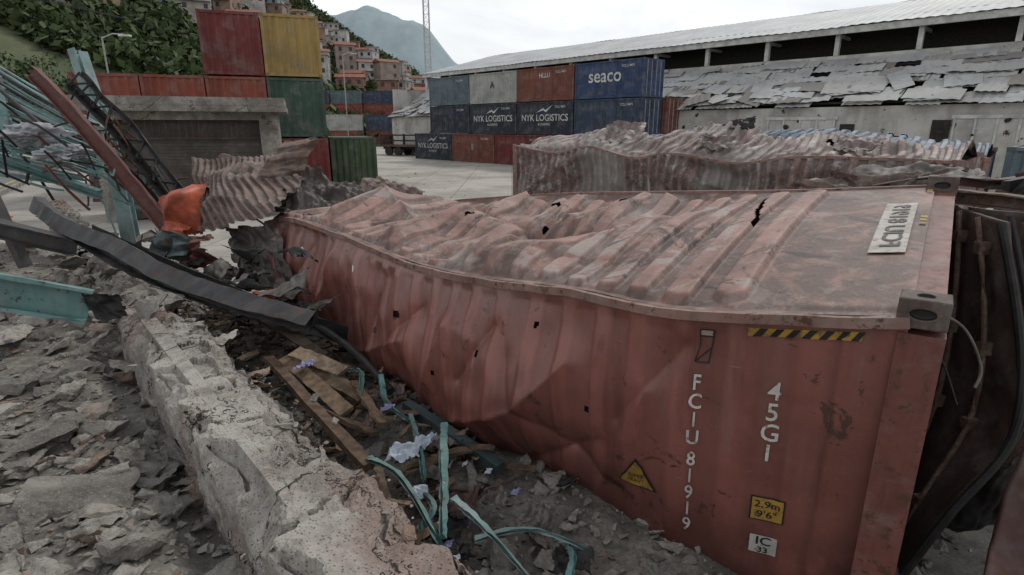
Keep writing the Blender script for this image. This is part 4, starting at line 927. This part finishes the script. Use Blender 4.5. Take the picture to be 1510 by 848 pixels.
# ------------------------------------------------------------------ masts, poles
e=empty('lattice_light_mast',(-14.5,105,0));mb=MB();Hm=46
for sx in (-.5,.5):
    for sy in (-.5,.5):
        V,F=sweepVF([(sx,sy,0),(sx*.8,sy*.8,Hm)],'box',.12,.12);mb.add(V,F)
for i in range(38):
    z0=i*1.2
    for (a,b_) in (((-.5,-.5),(.5,-.5)),((.5,.5),(-.5,.5))):
        V,F=sweepVF([(a[0],a[1],z0),(b_[0],b_[1],z0+1.2)],'box',.05,.05);mb.add(V,F)
        V,F=sweepVF([(a[0],a[1],z0+1.2),(b_[0],b_[1],z0+1.2)],'box',.05,.05);mb.add(V,F)
mb.obj('lattice',[flat('galvanised_steel',(.4,.4,.4),.6)],e)
def pole(x,y,h,name='street_lamp',lamp=True,r_=.16):
    e=empty(name,(x,y,0));beam('pole',[(0,0,0),(0,0,h)],'o',r_,r_,flat('pole_concrete',(.3,.29,.28)),e,steps=2)
    if lamp:
        beam('arm',[(0,0,h-.1),(.8,0,h+.2),(1.6,0,h+.15)],'o',.08,.08,M_TR,e);mb=MB();mb.box((1.3,-.15,h+.02),(2.1,.15,h+.14),j=.02);mb.obj('lamp_head',[M_TR],e)
    else: beam('crossarm',[(-1,0,h-.6),(1,0,h-.6)],'box',.1,.1,M_BARK,e)
    return e
pole(-25,90,13.5);pole(-30,45,9.5,r_=.12);pole(-30.5,36,11.5,'utility_pole',False,.2);pole(-19,52,9.5,'utility_pole',False,.2)
e=empty('overhead_wires')
for k_ in range(3): beam('wire',[(-30.8+k_*.7,36,10.9),(-25,44,10.0),(-19.6+k_*.5,52,8.9)],'o',.03,.03,M_DARK,e,steps=6)
for k_ in range(2): beam('wire',[(-30.8+k_*.7,36,10.9),(-38,30,10.4),(-50,20,11)],'o',.03,.03,M_DARK,e,steps=6)
TK=empty('flatbed_truck',(-13.2,68,0),math.radians(-20));mb=MB()
mb.box((-1.6,-1.2,1.0),(4.6,1.2,1.2),0);mb.box((-1.7,-.5,.7),(6.2,.5,1.0),1);mb.box((4.8,-1.2,.8),(6.5,1.2,2.7),0);mb.box((6.45,-1.0,1.7),(6.52,1.0,2.5),2);mb.box((5.2,-1.22,1.7),(6.1,-1.19,2.45),2)
for x in (-1.6,0,1.5,3,4.5): mb.box((x,-1.2,1.2),(x+.1,-1.1,2.4),1);mb.box((x,1.1,1.2),(x+.1,1.2,2.4),1)
mb.box((-1.6,-1.2,2.2),(4.6,-1.15,2.35),1);mb.box((-1.6,-1.2,1.6),(4.6,-1.15,1.75),1);mb.box((-1.65,-1.2,1.2),(-1.6,1.2,2.3),0)
mb.obj('cab_and_bed',[paint('truck_paint',(.10,.04,.03),.5,.3),M_DARK,M_WIN],TK)
mb=MB()
for x in (-.6,.6,5.5):
    for y in (-1.15,.85):
        V,F=[],[]
        for i in range(20):
            a=i*math.tau/20
            for yy in (y,y+.3): V.append((x+.5*math.cos(a),yy,.5+.5*math.sin(a)))
        for i in range(20): F.append((2*i,2*i+1,(2*i+3)%40,(2*i+2)%40))
        F.append(tuple(range(0,40,2)));F.append(tuple(range(1,40,2))[::-1]);mb.add(V,F)
mb.obj('wheels',[M_DARK],TK)
TC=empty('traffic_cone',(-17.6,19.4,float(gh(-17.6,19.4,False))+.1))
def lathe(prof,n=20):
    V=[];F=[]
    for r_,z in prof:
        for i in range(n): V.append((r_*math.cos(i*math.tau/n),r_*math.sin(i*math.tau/n),z))
    for k_ in range(len(prof)-1):
        for i in range(n): F.append((k_*n+i,k_*n+(i+1)%n,(k_+1)*n+(i+1)%n,(k_+1)*n+i))
    return V,F
V,F=lathe([(.22,.04),(.17,.25)]);mb=MB();mb.add(V,F,0);V,F=lathe([(.17,.25),(.12,.42)]);mb.add(V,F,1);V,F=lathe([(.12,.42),(.05,.75),(.0,.76)]);mb.add(V,F,0);mb.box((-.28,-.28,0),(.28,.28,.045),0)
mb.obj('cone_body',[flat('cone_orange',(.75,.10,.02),.5,.1),M_TR],TC)
# ------------------------------------------------------------------ wrecked steel on the left
M_TQ=paint('turquoise_paint',(.125,.24,.23),.5,.4,.55,2.0,(.24,.25,.23),(.05,.038,.032))
M_TQL=paint('pale_turquoise_paint',(.23,.34,.335),.35,.4,.6,2.0)
M_RB=paint('red_primer_paint',(.115,.034,.027),.6,.3,.55,2,(.14,.11,.10))
M_GS=paint('grey_steel_paint',(.040,.041,.043),.6,.3,.5,2,(.13,.118,.105))
e=empty('bent_red_steel_column')
beam('i_beam',[(-7.6,9.6,3.95),(-6.9,9.3,3.35),(-5.9,8.8,2.4),(-5.05,8.4,1.5)],'I',.17,.20,M_RB,e,steps=8,roll=.4,twist=.5,jit=.01)
beam('torn_flange',[(-7.2,9.5,3.45),(-6.4,9.2,2.75),(-5.5,8.8,2.0),(-5.0,8.3,1.6)],'L',.09,.12,M_DARK,e,steps=8,jit=.012)
e=empty('bent_lattice_girder')
pA=crs([(-7.4,10.0,3.85),(-6.5,9.7,3.0),(-5.2,8.9,1.75)],np.linspace(0,2,18));pB=pA+np.array([.17,.13,.11])+np.array([[.04*math.sin(i*.9),0,.03*math.cos(i)] for i in range(18)])
beam('chord_lower',pA,'L',.10,.12,M_DARK,e,jit=.006);beam('chord_upper',pB,'L',.07,.08,M_GS,e,jit=.006)
for i in range(17): beam('web_bar',[pA[i],pB[min(i+1,17)]] if i%2 else [pB[i],pA[min(i+1,17)]],'box',.04,.03,M_DARK,e)
for i in range(16):
    a=pA[random.randrange(3,17)]+np.array([random.uniform(-.1,.2),0,random.uniform(-.2,.1)]);beam('torn_rod',[a,a+np.array([random.uniform(-.3,.5),random.uniform(-.2,.2),random.uniform(-.5,-.1)]),a+np.array([random.uniform(-.3,.9),random.uniform(-.3,.3),random.uniform(-.9,-.3)])],'o',.03,.03,random.choice([M_DARK,M_GS,M_RBR]),e,steps=4)
e=empty('bent_steel_channel')
beam('channel',[(-5.5,6.6,2.25),(-4.9,6.2,2.05),(-4.1,5.8,1.90),(-3.3,5.3,1.72),(-2.5,4.95,1.58),(-1.75,4.72,1.46)],'U',.17,.11,M_GS,e,steps=8,roll=-1.2,twist=.7,jit=.008)
beam('channel_lower',[(-4.9,6.5,1.95),(-3.6,5.75,1.7),(-2.3,5.3,1.35),(-1.6,5.1,1.2)],'L',.12,.14,M_DARK,e,steps=6,jit=.006)
beam('channel_flange',[(-5.4,6.5,2.16),(-4.6,6.0,1.92),(-3.6,5.4,1.7),(-2.6,5.0,1.5)],'L',.09,.06,M_DARK,e,steps=8,jit=.01)
e=empty('fallen_steel_beam');beam('beam',[(-6.4,6.2,2.25),(-5.4,5.95,2.07),(-4.75,6.1,1.84)],'I',.14,.18,M_GS,e,steps=5,jit=.004)
beam('post',[(-5.75,6.3,2.5),(-5.45,6.2,1.6)],'box',.1,.1,M_GS,e)
e=empty('turquoise_steel_beam');beam('beam',[(-4.9,3.55,2.25),(-4.2,3.9,2.06),(-3.38,4.34,1.72)],'U',.12,.27,M_TQ,e,steps=6,jit=.006,roll=.15)
patch('torn_end',(-3.42,4.3,1.86),(-3.2,4.45,1.8),(-3.15,4.5,1.55),(-3.38,4.33,1.6),M_DARK,20,20,0,.2,1,.05,3,3,parent=e,ragged=.08)
e=empty('collapsed_turquoise_fence')
A=np.array([-9.0,10.7,4.15]);B=np.array([-7.15,10.4,3.05]);Cc=np.array([-8.5,9.8,2.85]);D=np.array([-6.9,9.6,2.3])
for i in range(38):
    t=i/37;a=A*(1-t)+Cc*t;b_=B*(1-t)+D*t;a=a+(a-b_)*.5
    j=np.array([random.gauss(0,.03) for _ in range(3)]);mid=(a+b_)/2+np.array([0,0,-.06+random.gauss(0,.03)])
    beam('slat',[a+j,mid,b_-j],'box',.03,.026,random.choice([M_TQ,M_TQL,M_TQL,M_TQL,M_GS]),e,steps=3)
for i in range(20):
    t=i/19;a=np.array([-9.6,10.2,3.3])*(1-t)+np.array([-8.9,9.0,2.5])*t;b_=np.array([-7.6,9.9,2.75])*(1-t)+np.array([-6.75,9.2,2.15])*t
    beam('slat_lower',[a,b_+np.array([0,0,random.gauss(0,.03)])],'box',.03,.026,random.choice([M_TQ,M_TQL]),e)
beam('rail',[A+np.array([-.6,0,.3]),(A+Cc)/2+np.array([0,0,.1]),Cc],'U',.1,.1,M_TQ,e,steps=4)
beam('rail_right',[B,(B+D)/2,D],'U',.1,.08,M_TQ,e,steps=4)
beam('bottom_rail',[(-9.6,9.5,2.95),(-8.1,9.2,2.62),(-6.55,9.1,2.08)],'U',.12,.14,M_TQ,e,steps=4,jit=.004)
for (x,y,zx) in ((-8.45,11.8,0),(-8.1,11.5,.1)):
    beam('column',[(x,y,4.55-zx),(x+.3,y-.2,3.4),(x+.6,y-.4,2.0),(x+.7,y-.5,.7)],'I',.15,.16,M_TQL,e,steps=4)
beam('broken_pipe',[(-9.2,9.9,4.7),(-8.6,10.0,3.8),(-7.7,10.0,2.9)],'o',.07,.07,M_GS,e,steps=4)
for i in range(75):
    a=np.array([random.uniform(-9.4,-5.0),random.uniform(8.3,10.3),0]);a[2]=3.8+(a[0]+9.4)*-.47+random.uniform(-.5,.35);b_=a+np.array([random.uniform(-.3,.9),random.uniform(-.3,.3),random.uniform(-.7,.1)])
    beam('splinter',[a,(a+b_)/2+np.array([0,0,random.uniform(-.1,.1)]),b_],'L',.03,.03,random.choice([M_DARK,M_TQ,M_GS,M_RB,M_DARK]),e,steps=2)
def blob(name,c,r,seed,mat,amp=.35):
    bm=bmesh.new();bmesh.ops.create_icosphere(bm,subdivisions=5,radius=1)
    V=np.array([tuple(v.co) for v in bm.verts]);F=[tuple(v.index for v in f.verts) for f in bm.faces];bm.free()
    k=1+amp*(fbm(V[:,0]*2,V[:,1]*2,V[:,2]*2,seed,4))-amp*.5*np.abs(fbm(V[:,0]*3,V[:,1]*3,V[:,2]*3,seed+3,3))
    V=V*k[:,None]*np.array(r)+np.array(c);return mk(name,V,F,mat,None,True)
M_TARP=flat('dusty_white_tarp',(.38,.38,.40),.7,.3,4)
blob('crumpled_tarp',(-7.75,9.45,3.0),(.5,.3,.18),3,M_TARP,.8);blob('crumpled_tarp',(-7.1,9.2,2.72),(.4,.3,.15),9,M_TARP,.8)
patch('torn_metal_scrap',(-4.6,7.0,1.95),(-4.0,6.9,1.85),(-4.1,6.8,1.5),(-4.6,6.9,1.45),paint('scrap_blue_grey',(.05,.075,.085),.4,.3),40,40,.0,.2,1,.25,4,2,ragged=.1)
patch('torn_metal_scrap',(-4.3,7.1,1.75),(-3.9,7.0,1.9),(-3.85,6.9,1.5),(-4.2,6.9,1.4),M_RB,40,40,.0,.2,1,.25,5,2,ragged=.1)
patch('torn_metal_scrap',(-3.1,6.3,1.35),(-2.7,6.2,1.45),(-2.6,6.0,1.15),(-3.0,6.0,1.1),OR,40,40,.0,.2,1,.2,6,2,ragged=.1)
random.seed(5)
for i in range(34):
    p=np.array([random.uniform(-4.8,-2.0),0,0]);p[1]=7.6-(p[0]+4.6)*.75+random.uniform(-.6,.2);p[2]=1.2+random.uniform(0,.45)
    q_=[p+np.array([random.uniform(-.35,.35),random.uniform(-.25,.25),random.uniform(-.15,.2)]) for _ in range(4)]
    patch('torn_metal_scrap',*q_,random.choice([M_DARK,M_GS,M_GR,M_GR,M_DARK]),24,24,0,.2,1,.1,i,2,ragged=.05)
# ------------------------------------------------------------------ debris in the trench
M_WD=[flat('splintered_wood_%d'%i,c_,.9,.5,12) for i,c_ in enumerate([(.165,.112,.072),(.10,.066,.045),(.06,.042,.032),(.26,.195,.135)])]
e=empty('splintered_planks')
def plank(a,b_,w_,t_,mt):
    a=np.array(a);b_=np.array(b_);mid=(a+b_)/2+np.array([0,0,random.uniform(-.01,.02)])
    beam('plank',[a,mid,b_],'box',w_,t_,mt,e,steps=4,jit=.008,roll=random.uniform(-.4,.4))
plank((-2.15,4.65,1.15),(-.92,3.2,1.0),.09,.045,M_WD[1]);plank((-2.05,4.75,1.1),(-1.25,3.9,1.02),.12,.03,M_WD[0]);plank((-1.95,4.75,1.16),(-1.45,4.5,1.08),.15,.03,M_WD[3])
plank((-1.8,4.6,1.05),(-1.2,4.2,1.0),.12,.03,M_WD[0]);plank((-1.5,4.0,1.0),(-1.0,3.7,.95),.09,.03,M_WD[1]);plank((-2.6,5.6,1.2),(-1.7,4.8,1.1),.1,.03,M_WD[2]);plank((-1.3,4.3,1.08),(-.95,3.75,1.0),.07,.025,M_WD[0])
for i in range(240):
    t=random.uniform(.8,6.5);qq=random.uniform(.32,1.6);p=WO+WM*t+WN*qq;L_=random.uniform(.06,.45);a=random.uniform(0,3.14)
    z=float(gh(p[0],p[1]))+.07+random.uniform(0,.10);d=np.array([math.cos(a)*L_/2,math.sin(a)*L_/2,random.uniform(-.06,.06)]);c_=np.array([p[0],p[1],z])
    plank(c_-d,c_+d,random.uniform(.01,.07),random.uniform(.008,.025),random.choice(M_WD))
for i in range(110):
    x=random.uniform(-7,-1.2);y=random.uniform(1.5,8)
    if qn(x,y)>-.35: continue
    L_=random.uniform(.06,.35);a=random.uniform(0,3.14);c_=np.array([x,y,float(gh(x,y))+.06]);d=np.array([math.cos(a)*L_/2,math.sin(a)*L_/2,random.uniform(-.04,.04)]);plank(c_-d,c_+d,random.uniform(.01,.04),.012,random.choice(M_WD[:3]))
e=empty('trench_metal_scrap')
for i in range(56):
    t=random.uniform(.4,6.0);qq=random.uniform(.4,1.7);p=WO+WM*t+WN*qq;z=float(gh(p[0],p[1]))+.06;s_=random.uniform(.06,.22);x,y=p
    patch('scrap',(x-s_,y-s_*.5,z),(x+s_*.6,y-s_*.7,z+random.uniform(0,.08)),(x+s_,y+s_*.6,z+random.uniform(0,.1)),(x-s_*.5,y+s_*.8,z+.02),random.choice([M_DARK,M_GR,M_CR2,M_GS,M_DRED]),22,22,0,.2,1,s_*.5,i+300,3,ragged=.08,parent=e)
e=empty('turquoise_metal_strips')
for path,w_ in [([(-.93,3.26,1.03),(-.66,2.95,1.10),(-.37,2.48,1.02)],.045),([(-.46,3.47,1.16),(-.42,3.1,1.22),(-.38,2.75,1.14),(-.36,2.5,1.05)],.045),([(-.33,2.75,1.1),(-.12,2.5,1.08),(.15,2.25,.92)],.04),
   ([(-.75,3.8,1.05),(-.62,3.4,1.02),(-.55,3.1,.98)],.03),([(-.2,2.6,.95),(.1,2.62,1.0),(.4,2.55,.92)],.035),([(-1.1,4.4,1.1),(-1.0,4.1,1.02),(-.8,3.9,.95)],.04),([(.25,2.2,1.0),(.3,2.35,1.05),(.3,2.6,.9)],.03),
   ([(-.55,3.0,.98),(-.45,2.8,1.0),(-.5,2.6,1.02)],.03),([(-1.4,4.5,1.1),(-1.25,4.35,1.15),(-1.2,4.1,1.05)],.03)]:
    beam('strip',path,'U',w_,.022,random.choice([M_TQ,M_TQ,M_TQL]),e,steps=8,jit=.005,twist=1.2)
e=empty('dark_steel_tube');beam('tube',[(-.85,4.15,.95),(-.5,3.8,.92),(-.08,3.4,.86)],'box',.08,.08,paint('dark_teal_paint',(.02,.04,.045),.4,.2),e,steps=3)
beam('tube_broken',[(-2.2,5.5,1.3),(-1.5,4.9,1.15),(-1.0,4.3,1.0)],'o',.07,.07,M_DARK,e,steps=3)
M_PAP=flat('crumpled_blue_paper',(.42,.47,.54),.8,.35,9);M_PUR=flat('lilac_plastic',(.26,.25,.42),.6,.3,9)
PP=[(-.72,3.3,1.0,.15,M_PAP),(-.6,3.45,1.0,.1,M_PAP),(-1.75,4.45,1.13,.10,M_PUR),(-.95,3.95,1.0,.06,M_PUR),(-.55,2.9,1.0,.07,M_PAP),(-.3,2.35,1.0,.05,M_PAP),(-.1,2.9,.95,.1,M_GR),(.15,2.75,.93,.15,M_GR),(.3,2.4,.93,.14,M_DARK)]
for i in range(26):
    t=random.uniform(.6,6);qq=random.uniform(.4,1.4);p=WO+WM*t+WN*qq;PP.append((p[0],p[1],float(gh(p[0],p[1]))+.1,random.uniform(.015,.045),random.choice([M_PAP,M_PUR,M_TR])))
for (x,y,z,s_,mt) in PP:
    patch('crumpled_paper' if mt in (M_PAP,M_PUR,M_TR) else 'metal_scrap',(x-s_,y-s_*.5,z),(x+s_*.6,y-s_*.7,z+.02),(x+s_,y+s_*.6,z+.04),(x-s_*.5,y+s_*.8,z+.02),mt,30,30,0,.2,1,s_*.5,int(abs(x*100)),3,ragged=.1)
patch('metal_scrap',(-2.2,17.0,.4),(-1.4,17,.5),(-1.3,17.2,.9),(-1.9,17.2,.75),M_DARK,20,20,0,.2,1,.2,3,3,ragged=.1)
pts=[];sz=[]
for i in range(260):
    x=random.gauss(-1,6);y=random.uniform(12,40);pts.append((x,y,0));sz.append(min(.4,.04*random.paretovariate(1.6)))
scatter('yard_debris',pts,sz,MAT_rock,.4,big=.15)
